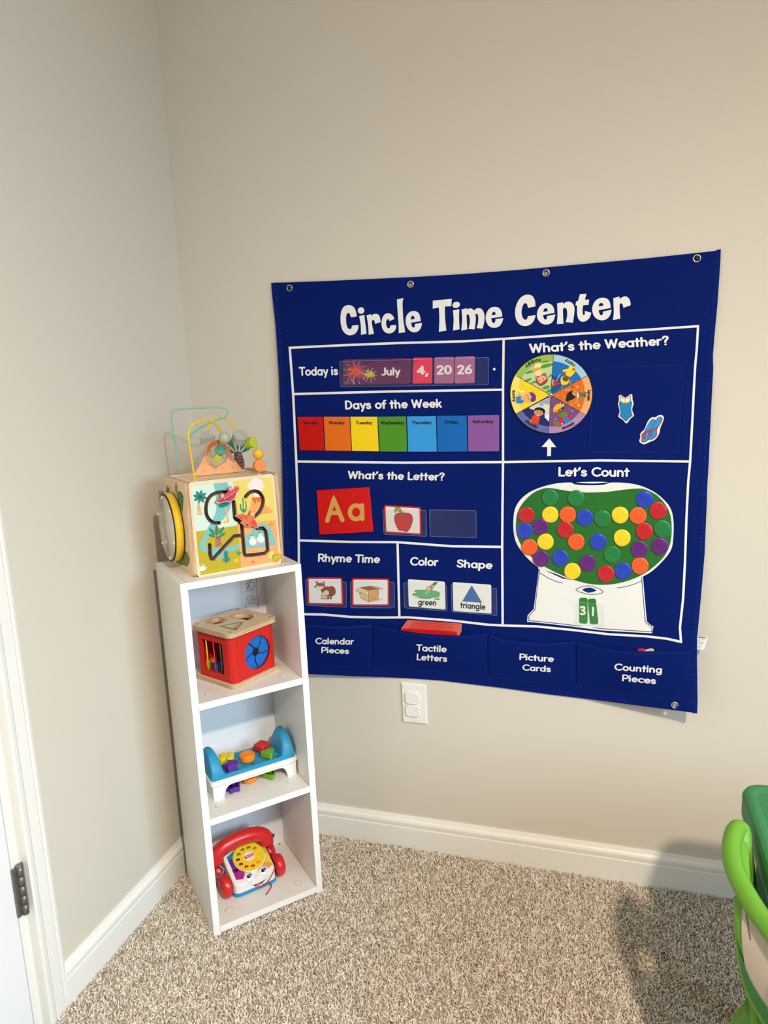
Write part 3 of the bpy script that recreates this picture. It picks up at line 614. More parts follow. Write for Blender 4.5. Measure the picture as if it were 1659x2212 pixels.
for c, rx, ry, r in (((720, 300), 130, 32, -.25), ((480, 390), 150, 26, -.35), ((700, 225), 80, 16, -.15), ((390, 560), 70, 22, -.4), ((500, 600), 60, 20, -.3), ((720, 700), 70, 32, -.3), ((800, 480), 50, 18, -.6), ((770, 760), 60, 24, -.4)): blob(c, rx, ry, (84, 148, 50), .0003, r)
P([(520, 270), (600, 252), (630, 275), (625, 330), (510, 335)], (244, 226, 160), .00045); P([(440, 345), (520, 330), (500, 400), (470, 400)], kid_skin, .0004)
P([(512, 335), (630, 322), (600, 380), (515, 395)], (226, 172, 36), .0005); P([(515, 392), (620, 375), (640, 440), (610, 490), (540, 470)], (242, 224, 150), .0004)
blob((640, 560), 115, 95, (150, 66, 44), .0004, -.3); P([(635, 450), (700, 430), (725, 450), (720, 500), (660, 480)], (178, 92, 66), .0004); blob((650, 555), 86, 74, kid_skin, .0005, -.3); blob((545, 520), 30, 34, (196, 132, 104), .0004); P([(560, 600), (600, 650), (700, 560), (750, 540), (745, 580), (660, 660), (600, 670)], (150, 66, 44), .0006)
blob((606, 574), 7, 12, blk, .0007); blob((674, 540), 7, 12, blk, .0007)
cpart(mb, 'foggy_sector', wheel, label='green foggy picture sector')
mb = MB(); sector('n', 'ne', (164, 200, 224), (12, 108, 184)); P([(825, 790), (835, 480), (960, 520), (1050, 600), (1000, 690), (860, 790)], (14, 78, 138), .00025)
P([(1165, 300), (1230, 320), (1258, 370), (1240, 430), (1165, 500), (1090, 470), (1085, 420)], (242, 206, 34), .0004); P([(1110, 350), (1100, 400), (1020, 420), (1010, 385)], (242, 206, 34), .0004)
blob((1066, 565), 80, 84, (242, 206, 34), .00045, .3); P([(990, 620), (1030, 650), (1120, 600), (1080, 560)], (242, 206, 34), .0004); blob((1080, 535), 58, 55, brown_skin, .0005); blob((1005, 402), 24, 24, brown_skin, .0005); blob((1225, 365), 26, 20, (150, 90, 60), .0005)
P([(860, 570), (985, 628), (850, 678)], (206, 34, 34), .0005); P([(835, 550), (870, 570), (848, 676), (832, 640)], (238, 170, 40), .00045); ribbon(mb, [(905, 585), (985, 440)], 9, wm(.0005), ink(206, 214, 224), 40); blob((1052, 545), 7, 9, blk, .0007); blob((1095, 535), 7, 9, blk, .0007)
cpart(mb, 'rainy_sector', wheel, label='blue rainy picture sector')
mb = MB(); sector('ne', 'se', (232, 168, 108), (214, 104, 26))
for x in (1040, 1180, 1300, 1400): ribbon(mb, sm([(x, 560), (x-30, 760), (x+20, 900), (x-20, 1060)], 6), 10, wm(.00025), ink(230, 132, 52), 40)
for c, col in (((1200, 685), (52, 110, 44)), ((1305, 685), (236, 176, 60)), ((1440, 740), (236, 190, 70)), ((935, 855), (150, 160, 50)), ((1325, 1030), (240, 190, 90)), ((1190, 1010), (170, 160, 50)), ((1115, 960), (60, 120, 50))): blob(c, 24, 18, col, .0003, .6)
P([(1095, 860), (1110, 810), (1170, 765), (1240, 770), (1260, 870), (1200, 920), (1130, 945), (1075, 945)], blk, .0004); blob((1245, 800), 46, 50, tan_skin, .0005); P([(1060, 770), (1070, 735), (1150, 730), (1180, 760)], tan_skin, .0004); P([(1280, 880), (1310, 880), (1300, 960), (1255, 1010), (1250, 985)], tan_skin, .0004)
P([(1310, 795), (1360, 785), (1425, 800), (1420, 865), (1330, 870)], (64, 130, 62), .0005); P([(1285, 800), (1315, 790), (1330, 870), (1290, 880)], (236, 232, 224), .00045); P([(1420, 800), (1455, 780), (1450, 880), (1420, 880)], (110, 70, 140), .0005); blob((1268, 785), 6, 8, blk, .0007); blob((1270, 825), 6, 8, blk, .0007)
cpart(mb, 'windy_sector', wheel, label='orange windy picture sector')
mb = MB(); sector('se', 's', (168, 136, 178), (112, 72, 126))
for k in range(26): blob((870+((k*137) % 520), 900+((k*211) % 470)), 7+k % 3*3, 7+k % 3*3, (232, 226, 238), .0003) if inside((870+((k*137) % 520), 900+((k*211) % 470)), [brad, (1330, 1150), (1150, 1330), (790, 1420)]) else None
blob((960, 1115), 92, 80, brown_skin, .0004, -.5); P(sm([(850, 1130), (865, 1060), (930, 1000), (1010, 1010), (1045, 1050), (980, 1080), (890, 1150)], 4, True), (240, 176, 34), .0005); P([(850, 1120), (890, 1100), (905, 1150), (870, 1165)], (220, 150, 26), .0006); blob((1030, 1070), 22, 22, blk, .0005)
P([(940, 1200), (1050, 1140), (1110, 1180), (1115, 1230), (1070, 1215), (960, 1240)], (72, 142, 46), .0006); P([(945, 1240), (1100, 1160), (1165, 1200), (1165, 1260), (1060, 1345), (1000, 1330)], (204, 28, 44), .0005); P([(1020, 1215), (1050, 1205), (1190, 1310), (1070, 1370)], (42, 122, 190), .00055); P([(835, 1330), (870, 1285), (1020, 1410), (920, 1420)], (150, 96, 56), .0005); blob((940, 1345), 34, 18, (72, 142, 46), .0006); blob((985, 1100), 6, 9, (240, 240, 240), .0006); blob((930, 1140), 6, 9, (240, 240, 240), .0006)
cpart(mb, 'snowy_sector', wheel, label='purple snowy picture sector')
mb = MB(); sector('s', 'sw', (96, 102, 166), (26, 36, 98))
P(sm([(410, 1075), (520, 1010), (650, 940), (760, 890), (795, 900), (780, 1300), (720, 1270), (690, 1200), (700, 1120), (600, 1080), (520, 1110)], 3, True), (206, 210, 214), .0003); blob((635, 1000), 42, 42, (160, 168, 176), .00035); blob((745, 1060), 42, 46, (240, 222, 120), .00035); P([(640, 950), (790, 890), (790, 1000), (720, 1010)], (150, 160, 176), .00032); P([(690, 1250), (740, 1200), (780, 1220), (775, 1300)], (238, 240, 242), .00036)
blob((590, 1150), 92, 72, tan_skin, .0005); P(sm([(510, 1120), (520, 1080), (590, 1062), (670, 1085), (700, 1130), (675, 1180), (650, 1135), (580, 1110)], 3, True), blk, .0006); P([(475, 1220), (530, 1205), (590, 1220), (605, 1260), (580, 1370), (440, 1355), (460, 1310), (445, 1290)], (216, 60, 40), .0005); P([(545, 1205), (590, 1210), (570, 1230)], (236, 232, 226), .00055); P([(425, 1290), (450, 1290), (450, 1340), (425, 1325)], tan_skin, .0005); P([(460, 1358), (570, 1372), (545, 1395), (480, 1380)], (120, 84, 60), .00045); blob((560, 1135), 6, 9, blk, .0007); blob((625, 1150), 6, 9, blk, .0007)
cpart(mb, 'cloudy_sector', wheel, label='dark blue cloudy picture sector')
mb = MB(); sector('sw', 'nw', (240, 222, 112), (240, 206, 34))
for a, b, c in (((230, 600), (420, 660), (760, 830)), ((185, 700), (190, 800), (760, 840)), ((220, 1110), (330, 1040), (760, 850))): P([a, b, c], (246, 224, 90), .00025)
blob((522, 738), 60, 58, (244, 206, 40), .0003); ribbon(mb, ell((522, 738), 60, 58, 24), 5, wm(.00035), ink(210, 160, 30), 30, closed=True)
blob((390, 885), 84, 88, kid_skin, .0005); P(sm([(410, 790), (480, 795), (530, 850), (525, 930), (470, 965), (430, 930), (455, 870)], 4, True), (98, 58, 128), .0006); P([(165, 870), (260, 860), (310, 930), (290, 985), (175, 990)], (50, 128, 196), .0005); P([(255, 880), (320, 890), (310, 930), (265, 925)], kid_skin, .00055); P([(190, 860), (215, 790), (245, 790), (235, 850), (270, 870)], kid_skin, .00045); P([(235, 765), (320, 745), (330, 775), (245, 795)], (236, 236, 230), .0005)
blob((385, 850), 7, 11, blk, .0007); blob((398, 908), 7, 11, blk, .0007)
cpart(mb, 'sunny_sector', wheel, label='yellow sunny picture sector')
mb = MB()
for e in ends.values():
    k = .995; ribbon(mb, [brad, (WC[0]+(e[0]-WC[0])*k, WC[1]+(e[1]-WC[1])*k)], 7, wm(.0008), ink(16, 16, 18), 60)
def curved(s, a0, a1, r, cap, inward=True):
    """word bent round the rim; a0, a1 = first and last angle (deg, clockwise on the page)"""
    w = sum(GL[c][0] for c in s)-.06; x0 = 0; rx = 750*r; ry = 722*r
    for c in s:
        a, st = GL[c]
        for q in st:
            pp = []
            for x, y in q:
                t = math.radians(a0+(a1-a0)*(x+x0)/w); k = (cap*y)/740*(-1 if inward else 1)
                pp.append((WC[0]+(rx+750*k)*math.cos(t), WC[1]+(ry+722*k)*math.sin(t)))
            dots(mb, pp, cap*.19, wm(.0009), ink(16, 16, 20))
        x0 += a
curved('foggy', 254, 228, .955, 66); curved('rainy', 309, 292, .955, 66); curved('windy', 11, -6, .955, 66); curved('snowy', 73, 53, .955, 66); curved('cloudy', 133, 112, .955, 66); curved('sunny', 186, 168, .955, 66)
cpart(mb, 'sector_lettering', wheel, label='black weather words round the wheel')
c = ch(*WH(brad)[0], WO+.0005); mb = MB(); mb.lathe([(.0058, 0), (.0056, .0012), (.0035, .0026), (0, .003)], c, (0, -1, 0), steel, 24); mb.box(c.x-.005, c.x+.005, c.y-.0034, c.y-.0026, c.z-.0006, c.z+.0006, M('dark_slot', (70, 66, 60), .4), mx=Matrix.Translation(c) @ Matrix.Rotation(.7, 4, 'Y') @ Matrix.Translation(-c)); cpart(mb, 'brad', wheel, label='silver slotted brad')

# ------------------------------------------------------------------ cards and pieces stuck to the chart
def cen3(pts, off): return sum((ch(x, y, off) for x, y in pts), Vector())/len(pts)
def card(name, label, cat, quad, off, th, mat, group=None, r=3.0, edge=None, border=None):
    o = cen3(quad, off+th/2); mb = MB(); mb.plate(rquad(quad, r), chd(off, th), th, mat, step=15, edge=edge)
    if border: ribbon(mb, rquad(quad, r), 1.3, chm(off+th+.0001), border, 12, closed=True)
    return mb.build(name, None, o, label, cat=cat, group=group), o, off+th
def cpart2(mb, name, par, o, label=None): return mb.build(name, par, o, label)
gloss = dict(rough=.5, spec=.18)
# today row
root, o, f = card('month_card', 'purple July month card with fireworks in the Today is pocket', 'card', A((497, 757), (948, 748), (944, 917), (492, 928)), .0012, .0009, M('purple_card', (98, 34, 88), **gloss), 'cards in the Today is pocket', 4)
mb = MB(); fm = chm(f+.0002, MO)
for (cx, cy), r, col, n in (((370, 420), 200, (222, 92, 62), 34), ((665, 478), 125, (232, 206, 40), 30)):
    for k in range(n):
        a = 2*PI*k/n+.07*math.sin(k*5); L = r*(.72+.28*abs(math.sin(k*2.3)))
        q = [(cx+L*t*math.cos(a), cy+L*t*math.sin(a)*.82+L*.22*t*t*abs(math.cos(a))-20*t) for t in (.1, .35, .6, .85, 1)]
        ribbon(mb, q, r*.085*(.7+.3*math.sin(k)), fm, ink(*col), 40)
    for k in range(n//3):
        a = 2*PI*k*3/n+.1; L = r*1.25; q = [(cx+L*t*math.cos(a), cy+L*t*math.sin(a)*.95+L*.16*t*t-15) for t in (.6, .8, 1)]
        ribbon(mb, q, 7, fm, ink(214, 178, 190), 40); mb.sheet(ell(q[-1], 8, 8, 8), fm, ink(240, 226, 226))
ribbon(mb, sm([(325, 530), (315, 600), (350, 680)], 4), 9, fm, ink(220, 190, 200), 30); ribbon(mb, sm([(290, 560), (285, 600), (310, 645)], 4), 8, fm, ink(220, 190, 200), 30); ribbon(mb, [(135, 657), (262, 657)], 9, fm, ink(200, 180, 196), 60)
cpart2(mb, 'fireworks_picture', root, o, 'red and yellow fireworks')
mb = MB(); text(mb, 'July', (916, 500), (1300, 497), (-4, -172), chm(f+.0002, MO), white_p, .095); cpart2(mb, 'lettering', root, o, 'white word July')
for nm, lab, q, col, s, p0, p1, up in (('date_card', 'bright pink date card reading 4, right of the July card', [(960, 745), (1088, 745), (1086, 916), (956, 918)], (226, 54, 92), '4,', (984, 859), (1058, 858), (0, -60)),
        ('year_card', 'mauve year card reading 20, between the pink card and another mauve card', [(1102, 743), (1232, 740), (1230, 916), (1100, 917)], (168, 104, 146), '20', (1116, 858), (1214, 856), (-1, -62)),
        ('year_card', 'mauve year card reading 26, last in the Today is pocket', [(1237, 740), (1370, 735), (1368, 914), (1234, 917)], (172, 108, 150), '26', (1252, 856), (1350, 854), (-1, -62))):
    root, o, f = card(nm, lab, 'card', A(*q), .0012, .0009, M('card_%d_%d' % col[:2], col, **gloss), 'cards in the Today is pocket', 4)
    mb = MB(); text(mb, s, p0, p1, up, chm(f+.0002, A), white_p, .1); cpart2(mb, 'lettering', root, o, 'white figures '+s)
# days of the week
days = [('Sunday', 'red', (192, 14, 10), [(192, 1138), (360, 1137), (373, 1362), (208, 1360)], (231, 1187), (324, 1188)), ('Monday', 'orange', (222, 108, 22), [(366, 1137), (538, 1137), (550, 1364), (378, 1362)], (401, 1188), (504, 1188)),
        ('Tuesday', 'yellow', (240, 206, 26), [(543, 1137), (722, 1137), (732, 1367), (555, 1364)], (579, 1188), (688, 1188)), ('Wednesday', 'green', (74, 142, 36), [(727, 1137), (913, 1135), (920, 1369), (738, 1368)], (742, 1189), (899, 1188)),
        ('Thursday', 'light blue', (54, 150, 218), [(919, 1135), (1111, 1133), (1117, 1369), (927, 1369)], (950, 1188), (1080, 1186)), ('Friday', 'mid blue', (16, 100, 178), [(1117, 1132), (1315, 1130), (1319, 1368), (1122, 1370)], (1170, 1185), (1259, 1183)),
        ('Saturday', 'purple', (134, 84, 154), [(1322, 1130), (1531, 1125), (1531, 1367), (1325, 1368)], (1354, 1181), (1491, 1180))]
for s, cn, col, q, p0, p1 in days:
    root, o, f = card('day_card', '%s card headed %s in the Days of the Week row' % (cn, s), 'card', A(*q), .001, .0028, M('day_'+s.lower(), col, **gloss), 'day cards in the week row', .8, M('day_edge', (20, 20, 24), .6))
    mb = MB(); text(mb, s, p0, p1, (0, -23), chm(f+.0003, A), ink(18, 18, 26), .088); cpart2(mb, 'lettering', root, o, 'black word '+s)
# letter card
red_c = M('red_card', (204, 24, 22), **gloss); red_e = M('red_card_edge', (214, 120, 104), .6)
root, o, f = card('letter_card', "red letter card reading Aa in tan under What's the Letter?", 'card', C3((268, 252), (633, 230), (660, 537), (288, 558)), .001, .0035, red_c, None, 2.5, red_e)
mb = MB(); tan = M('tan_flock_letters', (212, 158, 82), .9, .15, bump=(1200, .3, .0006)); am = chm(f+.0004, C3)
for st in ([(341, 462), (386, 313), (446, 458)], [(366, 410), (424, 407)], ell((540, 404), 43, 47, 22)+[(583, 404)], [(580, 356), (583, 450)]): dots(mb, st, 30, am, tan)
cpart2(mb, 'lettering', root, o, 'tan raised letters Aa')
# picture cards
wc = M('white_card', (226, 226, 222), **gloss); grid_pics = {}
def pcard(name, label, q, border, group, off=.0012):
    root, o, f = card(name, label, 'card', q, off, .0009, red_c if border else wc, group, 3.5)
    if border:
        c = (sum(p[0] for p in q)/4, sum(p[1] for p in q)/4); mb = MB()
        mb.sheet(rquad([(p[0]+(3.4 if p[0] < c[0] else -3.4), p[1]+(3.2 if p[1] < c[1] else -3.2)) for p in q], 2.5), chm(f+.00015), wc, step=15); cpart2(mb, 'white_panel', root, o, 'white panel inside the red border')
    return root, o, f
root, o, f = pcard('picture_card', 'red-edged picture card of a red apple in a clear pocket', C3((732, 353), (987, 368), (990, 560), (738, 545)), True, 'picture cards in clear pockets')
mb = MB(); pm = lambda e: chm(f+.0003+e, AP)
apple = sm([(620, 425), (560, 450), (505, 500), (485, 570), (492, 660), (520, 770), (570, 890), (640, 990), (740, 990), (830, 1025), (890, 1032), (960, 960), (1030, 830), (1068, 690), (1073, 590), (1040, 500), (980, 450), (900, 428), (760, 432)], 4, True)
mb.sheet(apple, pm(0), ink(196, 48, 52), step=90); ribbon(mb, apple, 16, pm(.0002), ink(96, 20, 30), 40, closed=True)
leaf = sm([(720, 420), (640, 390), (570, 345), (530, 375), (515, 430), (485, 340), (505, 270), (570, 235), (650, 250), (705, 310)], 4, True)
mb.sheet(leaf, pm(.0002), ink(128, 168, 58)); ribbon(mb, leaf, 9, pm(.0003), ink(50, 76, 30), 30, closed=True); mb.sheet([(708, 560), (715, 450), (752, 440), (740, 560)], pm(.0003), ink(128, 132, 74)); mb.sheet([(750, 430), (765, 360), (795, 405), (770, 440)], pm(.0003), ink(58, 96, 50)); ribbon(mb, sm([(655, 530), (720, 555), (800, 540), (880, 515)], 4), 10, pm(.0003), ink(110, 24, 32), 30)
cpart2(mb, 'apple_picture', root, o, 'printed red apple')
root, o, f = pcard('picture_card', 'red-edged picture card of a brown fox under Rhyme Time', C3((202, 852), (445, 853), (452, 1042), (207, 1038)), True, 'picture cards in clear pockets')
mb = MB(); pm = lambda e: chm(f+.0003+e, FX); br = ink(146, 66, 40); dkb = ink(70, 30, 22)
def fp(p, c, e=0.0, outline=True):
    mb.sheet(p, pm(e), c)
    if outline: ribbon(mb, p, 5, pm(e+.0001), dkb, 30, closed=True)
fp(sm([(345, 350), (420, 295), (480, 300), (520, 285), (570, 310), (590, 370), (575, 430), (515, 460), (450, 440), (380, 430), (355, 380)], 3, True), br)
for x in (355, 405, 455, 500): fp([(x-4, 425), (x+26, 425), (x+22, 505), (x-12, 505), (x-14, 492), (x, 488)], br if x > 440 else ink(206, 186, 158), .0001)
fp(sm([(355, 435), (390, 380), (430, 355), (465, 370), (478, 400), (470, 435), (410, 430)], 3, True), ink(222, 206, 176), .0003, False)
fp([(262, 262), (258, 210), (275, 205), (305, 240), (360, 235), (385, 210), (402, 215), (408, 280), (385, 335), (330, 345), (270, 330)], br, .0003)
fp([(265, 255), (263, 220), (290, 245)], ink(226, 168, 176), .0005, False); fp([(362, 242), (388, 220), (395, 262)], ink(226, 168, 176), .0005, False)
fp(sm([(245, 300), (300, 290), (350, 300), (395, 285), (375, 325), (320, 345), (270, 330)], 3, True), ink(232, 218, 190), .0005, False); mb.sheet(ell((244, 296), 15, 14, 12, .6), pm(.0007), ink(20, 18, 20))
for x in (295, 350): mb.sheet(ell((x, 280), 17, 7, 10), pm(.0007), ink(240, 238, 230)); mb.sheet(ell((x+4, 280), 5, 6, 8), pm(.0008), ink(20, 18, 20))
cpart2(mb, 'fox_picture', root, o, 'printed brown fox')
root, o, f = pcard('picture_card', 'red-edged picture card of an open cardboard box under Rhyme Time', C3((511, 858), (768, 860), (768, 1048), (511, 1048)), True, 'picture cards in clear pockets')
mb = MB(); kr = ink(212, 160, 98); kl = ink(226, 182, 126)
fp([(1320, 500), (1412, 500), (1320, 535), (1200, 560)], ink(186, 188, 192), 0, False); fp([(1000, 395), (1152, 440), (1155, 560), (1020, 490)], kl, .0001); fp([(1152, 352), (1330, 330), (1318, 500), (1155, 560)], kr, .0001); fp([(1010, 310), (1165, 285), (1330, 328), (1150, 355)], ink(150, 96, 58), .0002); fp([(1010, 310), (1150, 358), (1075, 420), (935, 360)], ink(232, 196, 142), .0004); fp([(1165, 285), (1290, 292), (1405, 338), (1330, 330)], ink(232, 196, 142), .0004)
for x in (1052, 1225): ribbon(mb, [(x, 510 if x > 1100 else 495), (x+2, 480), (x+40, 480), (x+42, 515)], 4, pm(.0005), dkb, 30)
ribbon(mb, [(1165, 290), (1168, 350)], 4, pm(.0005), dkb)
cpart2(mb, 'box_picture', root, o, 'printed open cardboard box')
root, o, f = pcard('picture_card', 'white picture card of a green paint puddle, lettered green', C3((897, 865), (1152, 882), (1157, 1075), (903, 1053)), False, 'picture cards in clear pockets')
mb = MB(); pm = lambda e: chm(f+.0003+e, GR); gi_ = ink(98, 168, 112); gd = ink(34, 84, 52)
pud = sm([(255, 265), (300, 248), (400, 248), (520, 255), (610, 275), (655, 305), (630, 335), (640, 358), (560, 360), (500, 378), (420, 382), (330, 372), (300, 345), (230, 330), (235, 308), (300, 292)], 3, True)
fp(pud, gi_, 0, False); ribbon(mb, pud, 5, pm(.0001), gd, 30, closed=True); mb.sheet(ell((610, 390), 50, 14, 16, .05), pm(0), gi_); mb.sheet(ell((280, 366), 18, 7, 10), pm(0), gi_)
fp([(408, 318), (440, 250), (505, 258), (470, 300)], ink(136, 196, 146), .0002, False); fp(sm([(440, 240), (460, 200), (500, 190), (530, 215), (510, 258), (470, 258)], 3, True), ink(220, 178, 136), .0003); fp([(490, 195), (530, 165), (570, 175), (525, 240)], ink(206, 166, 60), .0003); fp([(530, 165), (565, 130), (618, 130), (570, 178)], ink(44, 126, 66), .0003)
cpart2(mb, 'paint_picture', root, o, 'printed green paint puddle and brush')
mb = MB(); text(mb, 'green', (310, 483), (592, 497), (4, -100), chm(f+.0004, GR), ink(28, 26, 24), .085); cpart2(mb, 'lettering', root, o, 'black word green')
root, o, f = pcard('picture_card', 'white picture card of a blue triangle, lettered triangle', C3((1205, 885), (1471, 903), (1473, 1103), (1210, 1085)), False, 'picture cards in clear pockets')
mb = MB(); pm = lambda e: chm(f+.0003+e, GR); fp([(1147, 180), (1305, 445), (1003, 424)], ink(58, 100, 164), 0, False); ribbon(mb, [(1147, 180), (1305, 445), (1003, 424)], 4, pm(.0001), ink(30, 56, 104), 40, closed=True); cpart2(mb, 'triangle_picture', root, o, 'printed blue triangle')
mb = MB(); text(mb, 'triangle', (966, 530), (1352, 560), (4, -98), chm(f+.0004, GR), ink(28, 26, 24), .085); cpart2(mb, 'lettering', root, o, 'black word triangle')
# cut-outs in the weather square
wh = M('white_die_cut', (236, 228, 212), **gloss)
def cutout(name, label, outl):
    q = SW(*outl); o = cen3(q, .002); mb = MB(); mb.plate(q, chd(.0012, .0016), .0016, wh, step=12); return mb.build(name, None, o, label, cat='cut-out', group='clothing cut-outs by the weather wheel'), o
suit = sm([(262, 165), (310, 195), (385, 240), (460, 205), (540, 143), (585, 175), (590, 290), (620, 400), (590, 520), (585, 600), (632, 720), (610, 760), (520, 840), (450, 942), (395, 940), (330, 860), (210, 780), (205, 730), (235, 620), (210, 500), (190, 410), (215, 320), (213, 200)], 3, True)
root, o = cutout('swimsuit_cutout', 'small cut-out of a blue one-piece swimsuit on the navy square', suit)
mb = MB(); pm = lambda e: chm(.0031+e, SW); bl = ink(28, 126, 186); ol = ink(40, 44, 60)
body = [(250, 330), (300, 375), (390, 392), (480, 370), (535, 315), (575, 390), (550, 520), (548, 600), (588, 735), (500, 800), (418, 900), (340, 830), (240, 745), (268, 640), (240, 500), (222, 410)]
fp(body, bl, 0, False); ribbon(mb, body, 9, pm(.0001), ol, 30, closed=True); ribbon(mb, [(250, 330), (258, 205), (320, 240), (390, 265), (460, 240), (530, 185), (535, 315)], 16, pm(.0001), ink(130, 106, 60), 30); ribbon(mb, sm([(258, 330), (310, 375), (390, 388), (480, 370), (530, 315)], 4), 14, pm(.0002), ink(196, 170, 90), 30); fp([(360, 285), (410, 285), (398, 380), (365, 380)], ink(244, 206, 40), .0003, False)
cpart2(mb, 'swimsuit_picture', root, o, 'printed blue swimsuit')
flip = sm([(1380, 715), (1450, 770), (1440, 880), (1365, 1060), (1320, 1250), (1210, 1400), (1100, 1450), (990, 1500), (900, 1530), (790, 1470), (785, 1400), (810, 1330), (798, 1260), (840, 1190), (920, 1110), (1010, 900), (1110, 790), (1220, 780), (1300, 735)], 3, True)
root, o = cutout('flip_flops_cutout', 'small cut-out of a pair of blue and red flip-flops below the swimsuit', flip)
mb = MB(); rd = ink(206, 50, 56)
for dx, dy, cut in ((0, 0, 0), (190, -70, 1)):
    sole = sm([(1175+dx, 838+dy), (1210+dx, 880+dy), (1170+dx, 1000+dy), (1080+dx-20, 1180+dy), (1060+dx, 1330+dy), (985+dx, 1420+dy), (880+dx, 1470+dy), (832+dx, 1420+dy), (870+dx, 1290+dy), (930+dx, 1150+dy), (1050+dx, 930+dy), (1120+dx, 850+dy)], 3, True)
    mb.sheet([(x+18, y+12) for x, y in sole], pm(.0001+.0002*cut), rd); mb.sheet(sole, pm(.0002+.0002*cut), ink(48, 142, 206)); ribbon(mb, sole, 8, pm(.00025+.0002*cut), ol, 30, closed=True)
    for st in (sm([(1090+dx-20, 1120+dy+20), (1000+dx, 1170+dy+10), (935+dx, 1230+dy+10), (925+dx, 1380+dy)], 4), sm([(935+dx, 1220+dy), (870+dx, 1240+dy), (860+dx, 1310+dy), (925+dx, 1380+dy)], 4)):
        ribbon(mb, st, 34, pm(.0003+.0002*cut), ol, 30); ribbon(mb, st, 22, pm(.0004+.0002*cut), rd, 30)
cpart2(mb, 'flip_flops_picture', root, o, 'printed blue and red flip-flops')
# number cards
gc = M('green_number_card', (42, 128, 44), **gloss)
for s, lab, q, p0, p1 in (('3', 'green number card reading 3 in the pocket of the gumball machine', [(547, 992), (604, 994), (603, 1172), (547, 1168)], (549, 1113), (586, 1114)), ('1', 'green number card reading 1 leaning right of the number 3 card', [(606, 1000), (660, 998), (679, 1175), (622, 1175)], (632, 1118), (644, 1119))):
    root, o, f = card('number_card', lab, 'card', D4(*q), .0012, .0009, gc, 'number cards on the gumball machine', 5)
    mb = MB(); text(mb, s, p0, p1, (2, -64), chm(f+.0003, D4), white_p, .1); cpart2(mb, 'lettering', root, o, 'white figure '+s)
# stack of letter cards in the Tactile Letters pocket
NS = 9; ordn = ['rearmost', 'second from the back', 'third from the back', 'fourth from the back', 'in the middle', 'fourth from the front', 'third from the front', 'second from the front', 'foremost']
for k in range(NS):
    t = 1-k/(NS-1); dx, dy = 45*t, -60*t; off = .002+.0010*k
    q = E8((820+dx, 203+dy), (1255+dx*.72, 230+dy*.97), (1252+dx*.7, 300+dy), (815+dx, 262+dy))
    card('tactile_card', 'red letter card, %s in the stack standing in the Tactile Letters pocket' % ordn[k], 'card', q, off, .0010, red_c, 'letter cards in the Tactile Letters pocket', 2.2, red_e, red_e)
# pieces peeking out of the Counting Pieces pocket
for nm, lab, pts, col, off in (('counting_piece', 'dark red piece peeking out of the Counting Pieces pocket', [(948, 1362), (952, 1346), (985, 1341), (1010, 1350), (1020, 1366)], (190, 40, 60), .004), ('counting_piece', 'pale pinkish piece peeking out of the Counting Pieces pocket', [(995, 1364), (1005, 1351), (1040, 1341), (1058, 1345), (1068, 1366)], (214, 190, 180), .0052)):
    q = D4(*pts); mb = MB(); mb.plate(q, chd(off, .001), .001, M(lab.split()[0]+'_piece', col, .5)); mb.build(nm, None, cen3(q, off), lab, cat='counting piece', group='pieces in the Counting Pieces pocket')
# padded satin discs
DC = {'green': (14, 126, 58), 'blue': (22, 62, 190), 'red': (196, 14, 28), 'yellow': (246, 214, 34), 'orange': (240, 94, 24), 'purple': (96, 18, 120)}
discs = [('green', 346, 303, 'at the upper left, left one of the top green pair'), ('green', 525, 308, 'at the top, right one of the top green pair'), ('blue', 997, 315, 'at the upper right of the gumball globe, topmost of the blue ones'),
 ('red', 182, 423, 'at the left edge of the gumball globe'), ('yellow', 347, 420, 'directly below the upper left green disc'), ('orange', 467, 420, 'between a yellow and a blue disc in the upper left'), ('blue', 585, 441, 'between an orange and a green disc in the upper middle'),
 ('green', 706, 446, 'between a blue and a yellow disc in the upper middle'), ('yellow', 828, 423, 'between a green and an orange disc in the upper middle'), ('orange', 951, 427, 'touching a yellow disc, below the upper right blue disc'), ('red', 1090, 393, 'at the upper right edge, beside the topmost blue disc'),
 ('blue', 169, 532, 'at the left edge, below the leftmost red disc'), ('purple', 277, 503, 'beside the leftmost blue disc, below a yellow one'), ('red', 450, 525, 'directly below the upper left orange disc'), ('red', 995, 535, 'on the right, between an orange and a purple disc'), ('green', 1121, 519, 'at the right edge of the gumball globe'),
 ('yellow', 842, 580, 'standing alone right of the globe centre'), ('yellow', 314, 607, 'below the left purple disc, touching an orange disc'), ('orange', 204, 644, 'at the left edge, below the leftmost blue disc'), ('orange', 526, 608, 'left of the globe centre, touching a red disc above it'), ('blue', 676, 608, 'alone in the very centre of the globe'),
 ('purple', 962, 660, 'sitting on top of the lower right orange disc'), ('purple', 1101, 638, 'creased, at the right edge below the rightmost green disc'), ('green', 774, 696, 'low in the middle, above the lowest red disc'), ('purple', 283, 723, 'at the lower left edge, below the leftmost orange disc'), ('blue', 416, 720, 'low on the left, above the lowest yellow disc'),
 ('purple', 605, 754, 'at the bottom, touching the lowest yellow disc'), ('orange', 965, 773, 'at the lower right edge, under a purple disc'), ('yellow', 499, 810, 'at the bottom left, lowest of the yellow discs'), ('red', 731, 829, 'at the very bottom, lowest of all the discs'), ('blue', 848, 808, 'at the bottom right, touching the lowest red disc')]
def satin(nm, col):
    mt = M('satin_'+nm, col, .34, .6, .12, bump=(70, .5, .0016), sheen=.4); return mt
